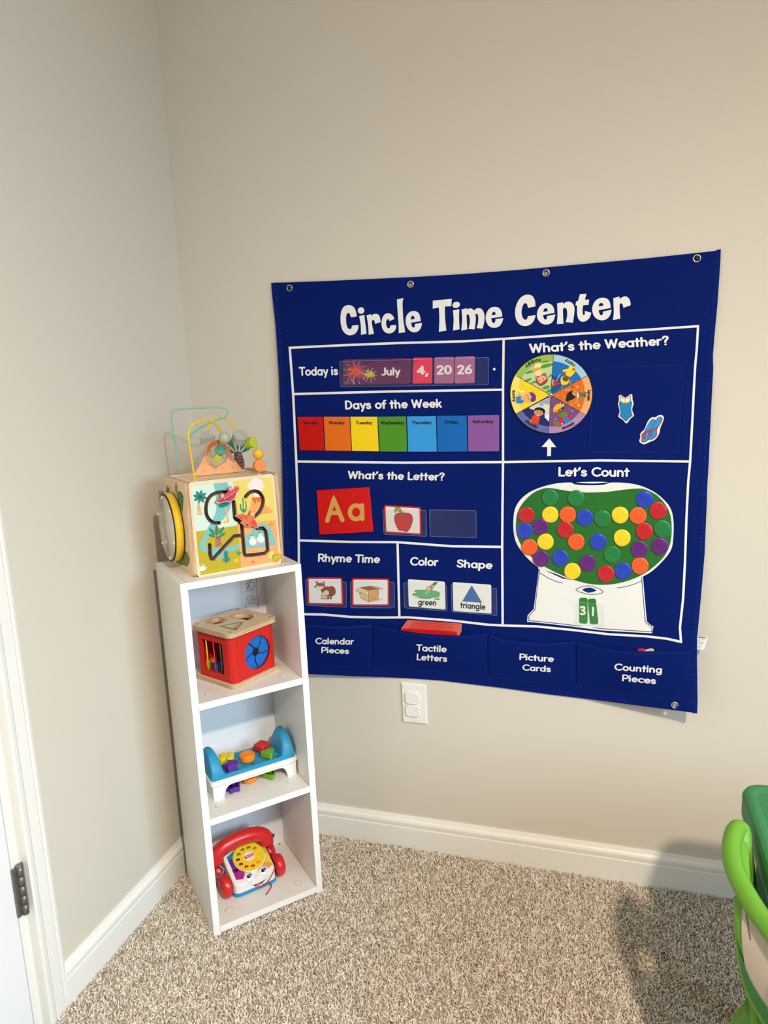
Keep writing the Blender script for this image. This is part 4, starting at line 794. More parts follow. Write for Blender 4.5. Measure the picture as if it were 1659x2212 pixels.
for cn, x, y, lab in discs:
    px, py = D4((x, y))[0]; c = ch(px, py, .0022); mt = satin(cn, DC[cn]); mb = MB(); R = 18.4*(.96+.07*(x-150)/1000); n = 30; vs = []
    ph = (x*7+y*3) % 6
    for r, h in ((.96, .0), (1.0, .0010), (.995, .0022), (.95, .0031), (.86, .0035), (.5, .0042), (.2, .0045)):
        for i in range(n):
            a = 2*PI*i/n; w = 1+.012*math.sin(3*a+ph); vs.append(ch(px+R*r*w*math.cos(a), py+R*r*w*1.0*math.sin(a), .0019+h*(1+.10*math.sin(2*a+ph)*(r < .95))))
    fs = [(j*n+i, j*n+(i+1) % n, (j+1)*n+(i+1) % n, (j+1)*n+i) for j in range(6) for i in range(n)]+[tuple(6*n+i for i in range(n)), tuple(range(n))]
    mb.add(vs, fs, mt, True); mb.build('counting_disc', None, c, '%s satin disc %s' % (cn, lab), cat='disc', group='satin counting discs on the gumball globe')

# ------------------------------------------------------------------ outlet cover
OX, OZ, OW, OH = .5694, .3749, .0696, .1143
plastic = M('white_outlet_plastic', (236, 234, 228), .35, .45)
outl = thing('outlet_cover', 'white wall outlet with two plug covers below the pocket chart', 'outlet', (OX+OW/2, 0, OZ))
mb = MB(); a, b = OW/2, OH
prof = [(0, 0), (.0005, .0035), (.0035, .0062)]
vs = []
for ins, h in prof: vs += [Vector((-a+ins, -h, ins)), Vector((a-ins, -h, ins)), Vector((a-ins, -h, b-ins)), Vector((-a+ins, -h, b-ins))]
mb.add(vs, [(j*4+i, j*4+(i+1) % 4, (j+1)*4+(i+1) % 4, (j+1)*4+i) for j in range(2) for i in range(4)]+[(8, 9, 10, 11)], plastic); mb.build('wall_plate', outl)
for zc in (.0385, .0745):
    mb = MB(); vs = []; n = 0
    for ins, h in ((0, .0062), (0, .0105), (.0022, .0118), (.0030, .0112)):
        q = rquad([(-.0195+ins-.004, zc-.0172+ins), (.0195-ins-.004, zc-.0172+ins), (.0195-ins-.004, zc+.0172-ins), (-.0195+ins-.004, zc+.0172-ins)], .012-ins, 6); n = len(q); vs += [Vector((x, -h, z)) for x, z in q]
    mb.add(vs, [(j*n+i, j*n+(i+1) % n, (j+1)*n+(i+1) % n, (j+1)*n+i) for j in range(3) for i in range(n)]+[tuple(3*n+i for i in range(n))], plastic, False); mb.build('plug_cover', outl)

# ------------------------------------------------------------------ white shelf, standing across the corner
SX, SY, STH, SW_, SD, SH, ST = .2146, -.4436, .8218, .283, .2463, .8708, .0157
Z2, Z3, ZB, VB = .5891, .3041, .0246, .2271
E1 = Vector((math.cos(STH), math.sin(STH), 0)); N1 = Vector((-math.sin(STH), math.cos(STH), 0)); S0 = Vector((SX, SY, 0))
melamine = M('white_melamine', (230, 226, 219), .42, .4); band = M('white_edge_band_lit', (253, 253, 251), .4, .4)  # whiter front band, with part of its extra brightness painted in for light
shelf = thing('cube_shelf', 'narrow white open shelf unit with three compartments standing across the room corner', 'shelf', S0, STH)
g = .0004; eb = .0007
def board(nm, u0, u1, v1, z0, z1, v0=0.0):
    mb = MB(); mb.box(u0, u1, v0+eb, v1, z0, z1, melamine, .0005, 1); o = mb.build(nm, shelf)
    mb = MB(); mb.box(u0, u1, v0, v0+eb, z0, z1, band, .0002, 1); mb.build('edge_band', o, label='white front edge band, painted brighter for the light on it')
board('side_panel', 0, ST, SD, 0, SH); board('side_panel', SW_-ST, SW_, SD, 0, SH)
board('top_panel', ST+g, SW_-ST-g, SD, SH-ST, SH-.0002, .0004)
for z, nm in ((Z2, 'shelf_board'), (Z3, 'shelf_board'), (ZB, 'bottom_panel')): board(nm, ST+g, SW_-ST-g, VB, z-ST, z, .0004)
mb = MB(); mb.box(ST-.006, SW_-ST+.006, VB, VB+.004, ZB-.01, SH-ST, M('white_back_board', (236, 238, 242), .5, .35)); bp_ = mb.build('back_panel', shelf)
camc = M('cam_cover_plastic', (232, 228, 220), .4, .4); camg = M('cam_cover_gap', (150, 138, 124), .7, .2)
def camcover(u, v, z):
    mb = MB(); mb.lathe([(.0088, 0), (.0088, .0002)], (u, v, z), (0, 0, 1), camg, 24); mb.lathe([(.0082, .0002), (.0080, .0006), (.0070, .0007), (0, .0007)], (u, v, z), (0, 0, 1), camc, 24)
    mb.box(u-.004, u+.004, v-.0005, v+.0005, z+.0006, z+.0010, camc, .0002, 1); mb.build('cam_cover', shelf)
for u, v, z in ((.0511, .0437, ZB), (.2336, .0415, ZB), (.235, .1853, ZB), (.05, .0467, Z3), (.235, .0472, Z3), (.0503, .0437, Z2), (.2365, .0486, Z2)): camcover(u, v, z)
dkh = M('dark_hole', (52, 54, 58), .6, .3)
mb = MB(); mb.lathe([(.0068, 0), (.0068, .0006), (.005, .0009), (0, .0009)], (.235, VB, .050), (0, -1, 0), dkh, 20); mb.build('back_hole_disc', shelf, label='flat dark disc in place of the hole in the back panel')  # dark disc stands for a hole, its shade put into the colour
mb = MB(); mb.lathe([(.0028, 0), (.0024, .0006), (0, .0007)], (.2512, .2173, ZB), (0, 0, 1), dkh, 12); mb.build('screw', shelf)
# printed assembly diagram on the back panel of the top compartment
Rz = Matrix.Rotation(-STH, 3, 'Z')
def toshelf(p): return Rz @ (p-S0)
def bk(u, v): q = toshelf(hit(*L8((u, v))[0], S0+N1*(VB-.0003), N1)); q.z = min(q.z, SH-ST-.001); return q
prt = M('black_diagram_print', (44, 46, 56), .7, .2)
mb = MB()
def dl(*p, w=4): ribbon(mb, p, w, bk, prt, 60)
dl((180, 240), (218, 852), w=3); dl((484, 240), (518, 830), (512, 872), (490, 892), (462, 898), w=4); dl((220, 550), (420, 522), w=4); dl((245, 805), (472, 772), w=4)
dl((280, 410), (330, 345), (440, 350), (465, 440), (400, 490), (330, 490), (280, 410), w=6); dl((290, 510), (410, 290), w=7); dl((270, 345), (445, 520), w=7); dl((330, 345), (345, 420), (465, 440), w=5); dl((345, 420), (330, 490), w=5); dl((310, 300), (360, 330), (410, 300), (400, 260), w=6)
dl((298, 690), (322, 625), (425, 618), (478, 685), (465, 745), (350, 768), (298, 690), w=6); dl((298, 690), (365, 708), (478, 690), w=5); dl((365, 708), (350, 768), w=5); dl((345, 624), (400, 700), w=5); dl((385, 622), (440, 694), w=5); dl((285, 790), (295, 740), w=4); dl((468, 770), (462, 805), w=4)
mb.sheet([(265, 850), (300, 825), (292, 868), (285, 845), (258, 862)], bk, prt)
dl((524, 625), (540, 862), w=7); dl((492, 270), (502, 340), w=7)
mb.build('assembly_diagram', shelf, label='black line assembly diagram on the back panel')

class Frame:
    """local frame of a toy: x along its front, y back, z up"""
    def __init__(s, o, ph):
        s.o = Vector(o); s.ph = ph; s.e = Vector((math.cos(ph), math.sin(ph), 0)); s.n = Vector((-math.sin(ph), math.cos(ph), 0))
    def loc(s, p): d = p-s.o; return Vector((d.dot(s.e), d.dot(s.n), d.z))
    def ony(s, px, y): return s.loc(hit(*px, s.o+s.n*y, s.n))
    def onx(s, px, x): return s.loc(hit(*px, s.o+s.e*x, s.e))
    def onz(s, px, z): return s.loc(hit(*px, s.o+Vector((0, 0, z)), Vector((0, 0, 1))))

# ------------------------------------------------------------------ wooden activity cube
CB = Frame((.2134, -.3902, SH), math.radians(47.34)); CW, CD, CH = .217, .206, .214
birch = wood('birch_plywood', (238, 214, 180), (226, 197, 158), (8, 60, 8)); birch_e = wood('plywood_edge', (214, 182, 142), (168, 126, 88), (70, 20, 3), .6)
cube = thing('activity_cube', 'wooden activity cube with dinosaur maze and wire bead loops atop the white shelf', 'toy', CB.o, CB.ph)
def yz(x): return lambda u, v, d: Vector((x+d, u, v))
side = rquad([(0, 0), (CD, 0), (CD, CH), (0, CH)], .012, 5)
mb = MB(); mb.plate(side, yz(0), .0095, birch, edge=birch_e); lp = mb.build('side_panel', cube)
mb = MB(); mb.plate(side, yz(CW-.0095), .0095, birch, edge=birch_e); mb.build('side_panel', cube)
mb = MB(); mb.box(.0098, CW-.0098, .012, CD-.010, CH-.013, CH-.004, birch, .001); mb.build('top_panel', cube)
mb = MB(); mb.box(.0098, CW-.0098, CD-.010, CD-.001, .002, CH-.002, birch, .001); mb.box(.0098, CW-.0098, .012, CD-.010, .001, .009, birch, .001); mb.build('back_panel', cube)
FY = -.0018
k2 = lambda *p: K2(*p)
def fr2(y): return lambda u, v, d=0.0: CB.ony(K2((u, v))[0], y)+Vector((0, d, 0))
# maze grooves, drawing units of the front panel
GW = 31
gr1 = [sm([(720, 330), (640, 325), (520, 335), (430, 375), (370, 450), (340, 560), (345, 680), (390, 770), (470, 825), (555, 828)], 3), sm([(985, 400), (1040, 340), (1120, 310), (1200, 330), (1255, 400), (1270, 480), (1240, 590), (1190, 670), (1120, 730)], 3),
       [(785, 480), (795, 600), (808, 740), (830, 772), (880, 790), (920, 850), (930, 940), (938, 1010)], [(938, 1010), (930, 1030), (800, 1045), (640, 1210), (460, 1415), (425, 1410), (405, 1330), (400, 1185)],
       [(925, 900), (945, 1120), (965, 1330), (985, 1358), (1120, 1350), (1300, 1322), (1345, 1280), (1330, 1080), (1310, 960), (1270, 915), (1180, 920)]]
grooves = [(g_, GW) for g_ in gr1]
panel = rquad([(46, 166), (1440, 22), (1572, 1492), (200, 1718)], 70, 6)
mb = MB(); mb.plate(panel, fr2(FY), .0105, birch, grooves=grooves, edge=birch_e); fpn = mb.build('front_panel', cube)
mb = MB(); mb.box(.0098, CW-.0098, .0115, .0145, .001, CH-.001, M('dark_maze_backing', (78, 58, 40), .5, .4)); mb.build('maze_backing', cube)
pf = fr2(FY-.00015); pf2 = fr2(FY-.0003); pf3 = fr2(FY-.00045)
def cp(pts, col, f=pf2, cut=True, sub=False): mb.sheet(sm(pts, 3, True) if sub else smc(pts, 3, 62), f, ink(*col), grooves=grooves if cut else ())
mb = MB()
cp([(98, 232), (780, 150), (880, 850), (850, 868), (175, 968)], (206, 226, 214), pf); cp([(780, 150), (1415, 82), (1478, 770), (885, 850), (850, 850)], (228, 206, 104), pf)
cp([(175, 968), (850, 868), (915, 1560), (250, 1680)], (184, 168, 34), pf); cp([(850, 868), (885, 850), (1478, 770), (1532, 1440), (915, 1560)], (240, 166, 108), pf)
cp([(460, 187), (690, 162), (735, 400), (740, 560), (660, 720), (560, 830), (430, 980), (350, 1120), (335, 1215), (450, 1235), (640, 1225), (880, 1170), (900, 1245), (720, 1300), (620, 1370), (520, 1440), (470, 1370), (380, 1310), (270, 1290), (235, 1210), (260, 1110), (340, 960), (400, 850), (480, 700), (510, 560), (490, 330)], (124, 186, 186))
cp([(980, 1030), (1040, 1000), (1120, 920), (1180, 860), (1260, 845), (1360, 880), (1430, 1000), (1468, 1130), (1440, 1190), (1300, 1215), (1000, 1250), (985, 1180)], (124, 186, 186))
cp([(1090, 410), (1225, 408), (1250, 500), (1340, 560), (1455, 655), (1230, 690), (1120, 700), (1010, 640), (1060, 560)], (240, 160, 96)); cp([(1088, 410), (1225, 405), (1240, 480), (1190, 490), (1180, 455), (1160, 455), (1155, 510), (1128, 510), (1120, 460), (1095, 470)], (226, 106, 42), pf3)
cp([(1010, 240), (1030, 170), (1080, 140), (1120, 95), (1180, 100), (1210, 120), (1260, 130), (1270, 180), (1295, 220), (1265, 262), (1255, 305), (1220, 290), (1218, 400), (1125, 410), (1118, 330), (1060, 280)], (238, 222, 218), pf3)
cp([(1170, 770), (1478, 690), (1480, 770), (1190, 812)], (226, 206, 96))
for cx, cy, R, n, a0 in ((243, 402, 105, 8, 0),):
    for k in range(n): a = 2*PI*k/n+.2; cp(ell((cx+R*.55*math.cos(a), cy+R*.5*math.sin(a)), R*.55, R*.23, 14, a), (44, 132, 122), pf3)
cp([(208, 480), (232, 475), (245, 560), (285, 690), (200, 697), (195, 600)], (240, 166, 108), pf3); ribbon(mb, [(200, 640), (268, 628)], 5, fr2(FY-.0006), white_p); ribbon(mb, [(200, 660), (272, 648)], 5, fr2(FY-.0006), white_p)
cp([(530, 560), (600, 500), (720, 500), (690, 545), (600, 578)], (30, 122, 118), pf3); cp([(640, 575), (665, 575), (690, 660), (718, 815), (668, 822), (675, 700)], (240, 166, 108), pf3); cp([(595, 835), (640, 780), (675, 830)], (240, 196, 60), pf3)
cp([(930, 415), (952, 418), (955, 600), (985, 600), (978, 460), (995, 462), (1005, 580), (990, 640), (965, 660), (930, 650), (895, 600), (890, 520), (912, 515), (918, 595), (940, 600)], (58, 148, 82), pf3)
for (cx, cy, rx, ry, a) in ((515, 950, 85, 30, -1.57), (440, 970, 70, 24, -2.3), (590, 950, 70, 24, -.95), (435, 1035, 55, 22, .35), (605, 1020, 62, 22, -.6)): cp(ell((cx, cy), rx, ry, 16, a), (34, 132, 108), pf3)
cp([(495, 1050), (570, 1045), (595, 1200), (495, 1215)], (160, 62, 58), pf3)
for k in range(4): ribbon(mb, [(497, 1075+35*k), (585, 1120+30*k)], 4, fr2(FY-.0006), ink(232, 190, 170)); ribbon(mb, [(578, 1065+35*k), (500, 1115+30*k)], 4, fr2(FY-.0006), ink(232, 190, 170))
cp([(1040, 1200), (1050, 1110), (1120, 1085), (1300, 1060), (1306, 1165), (1160, 1200)], (176, 180, 184), pf3)
for cx, cy, hc in ((1102, 1130, (240, 220, 120)), (1232, 1090, (206, 230, 222))): cp(ell((cx, cy), 60, 56, 18), (240, 232, 230), fr2(FY-.0006)); cp(ell((cx-5, cy-62), 36, 38, 16), hc, fr2(FY-.00055)); cp(ell((cx+5, cy-62), 5, 6, 8), (30, 30, 40), fr2(FY-.0007)); ribbon(mb, [(cx-40, cy-90), (cx-25, cy-105), (cx-5, cy-100), (cx+10, cy-110)], 7, fr2(FY-.0007), ink(40, 44, 60))
cp([(640, 1400), (625, 1340), (640, 1280), (670, 1275), (700, 1300), (695, 1360), (730, 1400), (725, 1440), (680, 1470), (625, 1455), (608, 1425)], (48, 140, 130), pf3); ribbon(mb, [(663, 1310), (672, 1420), (680, 1500)], 7, fr2(FY-.0006), ink(40, 44, 60))
cp([(835, 1310), (850, 1280), (875, 1310), (880, 1275), (915, 1300), (900, 1345), (860, 1355)], (76, 158, 70), pf3); cp([(785, 1430), (800, 1410), (815, 1425), (825, 1385), (845, 1415), (870, 1395), (875, 1440), (835, 1470), (800, 1460)], (240, 180, 50), pf3)
cp([(1000, 1300), (1020, 1270), (1035, 1290), (1045, 1252), (1060, 1285), (1080, 1262), (1065, 1305), (1030, 1312)], (216, 174, 80), pf3); cp([(1345, 850), (1380, 840), (1400, 800), (1425, 840), (1455, 835), (1430, 865), (1410, 870), (1405, 900), (1395, 870), (1365, 875)], (206, 160, 40), pf3)
cp([(1058, 1470), (1085, 1455), (1105, 1425), (1118, 1450), (1145, 1455), (1115, 1475), (1108, 1505), (1098, 1478)], (226, 110, 50), pf3)
cp([(1345, 1380), (1370, 1310), (1430, 1275), (1450, 1300), (1440, 1360), (1400, 1410)], (226, 206, 110), pf3); cp([(1412, 1410), (1430, 1345), (1500, 1325), (1565, 1335), (1560, 1400), (1500, 1465), (1450, 1468)], (186, 166, 40), pf3)
for a, b in (((1440, 1440), (1550, 1345)), ((1470, 1350), (1480, 1400)), ((1520, 1395), (1540, 1400))): ribbon(mb, [a, b], 5, fr2(FY-.0006), ink(240, 224, 150))
cp([(205, 1575), (245, 1575), (225, 1520), (262, 1550), (268, 1485), (295, 1545), (315, 1480), (322, 1560), (360, 1530), (325, 1590), (245, 1612)], (240, 232, 224), pf3)
mb.build('printed_scene', fpn, label='printed desert and jungle picture')
# sliding dinosaurs
def slider(name, outl, label, prints):
    mb = MB(); mb.plate(outl, fr2(FY-.0105), .009, birch, edge=M('slider_edge', (168, 122, 84), .6)); o = mb.build('dinosaur_slider', cube, label=label)
    mb2 = MB()
    for p, c, e in prints: mb2.sheet(p, fr2(FY-.0107-e), ink(*c))
    mb2.build('printed_dinosaur', o)
    mb3 = MB(); c_ = fr2(FY-.0015)(sum(p[0] for p in outl)/len(outl), sum(p[1] for p in outl)/len(outl)); mb3.lathe([(.0034, -.001), (.0034, .009)], c_, (0, 1, 0), birch, 14); mb3.build('slider_peg', o)
steg = [(505, 492), (560, 440), (590, 418), (580, 360), (625, 345), (650, 375), (690, 350), (718, 325), (705, 265), (765, 230), (800, 275), (850, 245), (888, 230), (905, 250), (885, 285), (850, 330), (840, 380), (825, 425), (790, 455), (740, 490), (680, 478), (610, 495), (545, 512)]
steg = [(x-8, y) for x, y in steg]
ins = lambda p, k: [(sum(q[0] for q in p)/len(p)*(1-k)+x*k, sum(q[1] for q in p)/len(p)*(1-k)+y*k) for x, y in p]
slider('s', steg, 'pink dinosaur slider with dark blue spines', [(ins(steg, .93), (206, 66, 84), 0)]+[([(560+45*k, 482-14*k-(k > 3)*20*(k-3)), (580+45*k, 455-14*k-(k > 3)*20*(k-3)), (598+45*k, 474-14*k-(k > 3)*20*(k-3))], (38, 36, 84), .0002) for k in range(6)]+
       [([(590, 380), (600, 360), (625, 355), (640, 400), (605, 420)], (240, 170, 160), .0002), ([(715, 275), (762, 245), (775, 280), (735, 310)], (240, 170, 160), .0002)]+[(ell((640+24*(k % 8), 430-16*(k % 8)+18*(k//8)), 5, 5, 6), (244, 196, 196), .0002) for k in range(16)])
pter = [(812, 708), (900, 695), (960, 680), (1030, 718), (1060, 660), (1085, 640), (1142, 668), (1130, 720), (1120, 750), (1160, 800), (1180, 850), (1195, 915), (1130, 895), (1075, 870), (1050, 892), (990, 880), (905, 830), (940, 790), (870, 750)]
slider('p', pter, 'orange pterosaur slider with red wings', [(ins(pter, .95), (224, 116, 62), 0), ([(830, 712), (960, 692), (1020, 725), (1000, 770), (930, 770), (880, 745)], (212, 78, 62), .0002), ([(1075, 800), (1110, 762), (1155, 810), (1185, 900), (1120, 880), (1060, 840)], (212, 78, 62), .0002),
        ([(1075, 660), (1125, 672), (1112, 712), (1070, 700)], (244, 200, 170), .0003), ([(1000, 845), (1040, 870), (1030, 880), (990, 862)], (50, 30, 40), .0003), (ell((985, 838), 6, 8, 8), (40, 30, 40), .0003)]+[([(900+32*k, 700+6*k), (906+32*k, 700+6*k), (960+14*k, 770), (955+14*k, 770)], (240, 150, 120), .0003) for k in range(3)])
# mirror drum on the left side
DRC = Vector((-.001, .116, .100)); drum_y = M('yellow_painted_wood', (240, 196, 40), .4, .4)
mb = MB(); mb.lathe([(.068, 0), (.080, 0), (.080, .019), (.074, .019), (.074, .006), (.068, .006)], DRC, (-1, 0, 0), drum_y, 48, closed=True); drum = mb.build('spinning_drum', cube, label='yellow round spinning drum with clear cover')
mb = MB(); mb.lathe([(.0803, .0), (.0806, .0), (.0806, .0018), (.0803, .0018)], DRC, (-1, 0, 0), M('black_band', (26, 24, 22), .5), 48, closed=True); mb.lathe([(.0760, .019), (.0803, .019), (.0803, .0208), (.0760, .0208)], DRC, (-1, 0, 0), M('black_band', (26, 24, 22), .5), 48, closed=True); mb.build('dark_band', drum)
mb = MB(); mb.lathe([(0, .003), (.0675, .003), (.0675, .004), (0, .004)], DRC, (-1, 0, 0), M('mirror_backing', (226, 214, 178), .4, .3), 40); mb.build('mirror', drum)
mb = MB(); mb.lathe([(.0765, .0212), (.0765, .0222), (0, .0222)], DRC, (-1, 0, 0), vinyl('clear_cover', .55, (.88, .84, .72)), 40); mb.build('clear_cover', drum)
for k in range(6): a = 2*PI*k/6+.35; mb = MB(); mb.sphere(DRC+Vector((-.0226, .071*math.cos(a), .071*math.sin(a))), .0036, M('white_stud', (230, 226, 214), .4), 12, (.7, 1, 1)); mb.build('stud', drum)
# leaf prints on the left panel
lf = lambda u, v: CB.onx(K5((u, v))[0], -.0002)
for p, c, vs_ in (([(195, 1055), (205, 1010), (195, 985), (215, 1005), (213, 970), (225, 1010), (240, 990), (236, 1060)], (66, 128, 60), []), ([(305, 1050), (298, 1000), (312, 930), (328, 1000), (325, 1060), (312, 1090)], (150, 142, 70), [[(312, 940), (313, 1080)]]), ([(322, 1090), (335, 1040), (370, 1050), (395, 1100), (392, 1200), (385, 1280), (350, 1190)], (62, 110, 62), [[(340, 1060), (384, 1240)], [(345, 1110), (370, 1085)], [(355, 1150), (390, 1120)]]),
             ([(290, 1800), (330, 1800), (400, 1700), (440, 1730), (468, 1800), (455, 1860), (430, 1890), (400, 1870), (350, 1870), (320, 1840)], (120, 128, 50), [[(405, 1760), (430, 1850)], [(370, 1780), (390, 1850)]])):
    mb = MB(); mb.sheet(p, lf, ink(*c))
    for v_ in vs_: ribbon(mb, v_, 4, lambda u, v: CB.onx(K5((u, v))[0], -.0004), ink(170, 170, 100), 40)
    mb.build('leaf_print', lp, label='green leaf print')
# right side knobs
mb = MB(); mb.plate(sm([(.03, .150), (.05, .146), (.058, .165), (.05, .182), (.03, .180), (.026, .165)], 4, True), lambda u, v, d: Vector((CW+d, u, v)), .006, M('mint_paint', (136, 208, 182), .4), edge=None); mb.build('side_dial', cube, label='mint green knob on the right side')
for z in (.098, .085, .068): mb = MB(); mb.sphere((CW+.003, .03, z), .006, M('orange_paint', (232, 128, 50), .4), 14, (.8, 1, 1)); mb.build('side_knob', cube, label='orange knob on the right side')
# boards standing on top
zt = CH-.004; vy = .133
def ka(y): return lambda u, v, d=0.0: CB.ony(KA((u, v))[0], y)+Vector((0, d, 0))
vol = sm([(478, 1010), (500, 1045), (800, 1018), (1120, 985), (1142, 965), (1130, 935), (1060, 840), (1000, 740), (950, 640), (930, 590), (880, 550), (800, 530), (700, 555), (640, 610), (600, 780), (530, 920)], 3, True)
hole = ell((795, 758), 138, 146, 30, -.1)
mb = MB(); mb.plate(vol, ka(vy), .009, birch, holes=[hole], edge=M('peach_edge', (222, 178, 136), .6)); vo = mb.build('volcano_board', cube, label='peach volcano board with round hole')
mb = MB()
mb.sheet([(x, y) for x, y in ins(vol, .975)], ka(vy-.0002), ink(236, 170, 120), holes=[hole])
mb.sheet(sm([(640, 640), (660, 600), (720, 560), (800, 537), (880, 560), (920, 600), (935, 640), (900, 700), (870, 640), (840, 650), (800, 590), (740, 640), (700, 700), (660, 720)], 3, True), ka(vy-.0004), ink(206, 112, 62), holes=[hole])
for x, y in ((590, 875), (680, 885), (745, 940), (868, 932), (615, 970), (925, 850), (1015, 925)): mb.sheet(ell((x, y), 5, 11, 8, .3), ka(vy-.0004), ink(120, 80, 50))
mb.build('volcano_picture', vo)
py_ = .166
mb = MB(); mb.plate([(1045, 725), (1060, 705), (1140, 712), (1180, 850), (1182, 930), (1165, 955), (1140, 945), (1085, 890), (1052, 800)], ka(py_), .009, M('palm_trunk_brown', (116, 54, 40), .55)); pb = mb.build('palm_board', cube, label='palm tree board with brown trunk')
mb = MB(); mb.plate(sm([(935, 590), (990, 535), (1100, 520), (1220, 560), (1262, 640), (1235, 685), (1140, 718), (1060, 722), (990, 722), (960, 660)], 3, True), ka(py_), .009, M('palm_leaf_green', (36, 98, 78), .55)); pc = mb.build('palm_crown', pb, label='dark green palm crown')
mb = MB()
for a, b in (((935, 600), (1060, 705)), ((1020, 545), (1075, 702)), ((1122, 545), (1105, 702)), ((1215, 600), (1125, 705)), ((960, 650), (1050, 712))): ribbon(mb, [a, b], 16, ka(py_-.0003), ink(222, 184, 150), 60)
for k in range(5): ribbon(mb, [(1048+k*16, 740+46*k), (1120+k*12, 730+52*k)], 5, ka(py_-.0003), ink(206, 160, 140), 60); ribbon(mb, [(1050+k*20, 790+34*k), (1145+k*8, 740+40*k)], 5, ka(py_-.0003), ink(206, 160, 140), 60)
mb.build('palm_picture', pb)
# wires and beads
mint = M('mint_wire', (128, 196, 158), .35, .5); yel = M('yellow_wire', (238, 196, 24), .35, .5)
mb = MB(); mb.tube(sm([(.040, .196, zt), (.036, .195, .26), (.031, .193, .33), (.032, .192, .356), (.036, .19, .367), (.046, .188, .370), (.075, .18, .3715), (.105, .17, .3715), (.140, .16, .3705), (.157, .152, .364), (.156, .146, .355), (.140, .135, .346), (.092, .112, .333), (.060, .088, .322), (.042, .070, .314), (.040, .062, .309), (.048, .054, .3075), (.072, .05, .3055), (.113, .05, .3035), (.149, .05, .300), (.172, .05, .293), (.186, .05, .280), (.191, .05, .262), (.1915, .05, .235), (.190, .05, zt)], 6), .0019, mint, 10); mb.build('mint_wire', cube, label='mint green bent wire')
mb = MB(); mb.tube(sm([(.037, .0515, zt), (.034, .051, .26), (.031, .050, .31), (.037, .052, .330), (.055, .056, .342), (.077, .062, .3455), (.098, .073, .337), (.112, .084, .323), (.118, .09, .310), (.118, .096, .29), (.115, .104, .266), (.110, .112, .255), (.108, .135, .252), (.108, .160, .262), (.109, .17, .290), (.111, .17, .318), (.122, .17, .338), (.143, .17, .347), (.163, .17, .338), (.176, .17, .320), (.183, .17, .29), (.187, .172, .25), (.188, .172, zt)], 6), .0020, yel, 10); mb.build('yellow_wire', cube, label='yellow bent wire')
for x, y in ((.040, .196), (.037, .0515), (.190, .05), (.188, .172)): mb = MB(); mb.lathe([(.0062, 0), (.0060, .0012), (.003, .0018), (.0022, .0018)], (x, y, zt), (0, 0, 1), M('white_cap', (226, 220, 206), .5), 18); mb.build('wire_cap', cube)
grey = M('grey_painted_wood', (166, 164, 152), .5, .35)
def bead(mb, label): mb.build('bead', cube, label=label)
tl = Matrix.Translation((.073, .05, .305)) @ Matrix.Rotation(math.radians(42), 4, 'X') @ Matrix.Rotation(math.radians(-8), 4, 'Z')
mb = MB(); tri = rquad([(-.0165, -.0135), (.0195, -.001), (-.010, .0175)], .003, 4); mb.plate(tri, lambda u, v, d: tl @ Vector((u, v, .008-d)), .016, grey); bead(mb, 'grey triangular bead')
mb = MB(); mb.sphere((.113, .05, .302), .0138, M('sage_painted_wood', (170, 176, 156), .4, .45), 26); bead(mb, 'sage grey ball bead')
ax = Vector((0.06, -.68, .74)).normalized(); mb = MB(); mb.lathe([(.0165, -.0105), (.0175, -.0095), (.0175, .0095), (.0165, .0105)], (.149, .05, .300), ax, grey, 32, False)
for dx, dz in ((0, .007), (-.005, -.004), (.009, -.001), (-.004, 0)): c_ = Vector((.149, .05, .300))+ax*.0106+Vector((dx, 0, 0))+ax.cross(Vector((1, 0, 0))).normalized()*dz*-1; mb.lathe([(.0017, 0), (.0017, .0003)], c_, ax, M('pale_spot', (206, 214, 206), .5), 10)
bead(mb, 'grey drum bead with pale spots')
ax = Vector((.45, -.88, .12)).normalized(); mb = MB(); mb.lathe([(.0125, -.009), (.0133, -.008), (.0133, .009), (.0125, .010)], (.176, .052, .2865), ax, M('lime_painted_wood', (178, 196, 50), .42, .4), 32, False); bead(mb, 'lime green cylinder bead')
mb = MB(); mb.sphere((.191, .05, .2585), .0130, M('golden_painted_wood', (238, 184, 48), .4, .45), 26); bead(mb, 'golden yellow ball bead')
ax = Vector((.12, -.98, .12)).normalized(); mb = MB(); mb.lathe([(.0136, -.006), (.0145, -.005), (.0145, .005), (.0136, .006)], (.191, .05, .2305), ax, M('orange_painted_wood', (240, 138, 64), .42, .4), 32, False); bead(mb, 'orange disc bead')
mb = MB(); mb.sphere((.1165, .100, .2715), .0135, M('teal_painted_wood', (106, 176, 156), .4, .45), 26); bead(mb, 'teal ball bead')
mb = MB(); mb.box(-.0085, .0085, -.0085, .0085, -.0085, .0085, M('olive_painted_wood', (200, 202, 74), .45, .4), .0012, mx=Matrix.Translation((.108, .103, .2535)) @ Matrix.Rotation(.6, 4, 'Y') @ Matrix.Rotation(.5, 4, 'X')); bead(mb, 'olive cube bead')

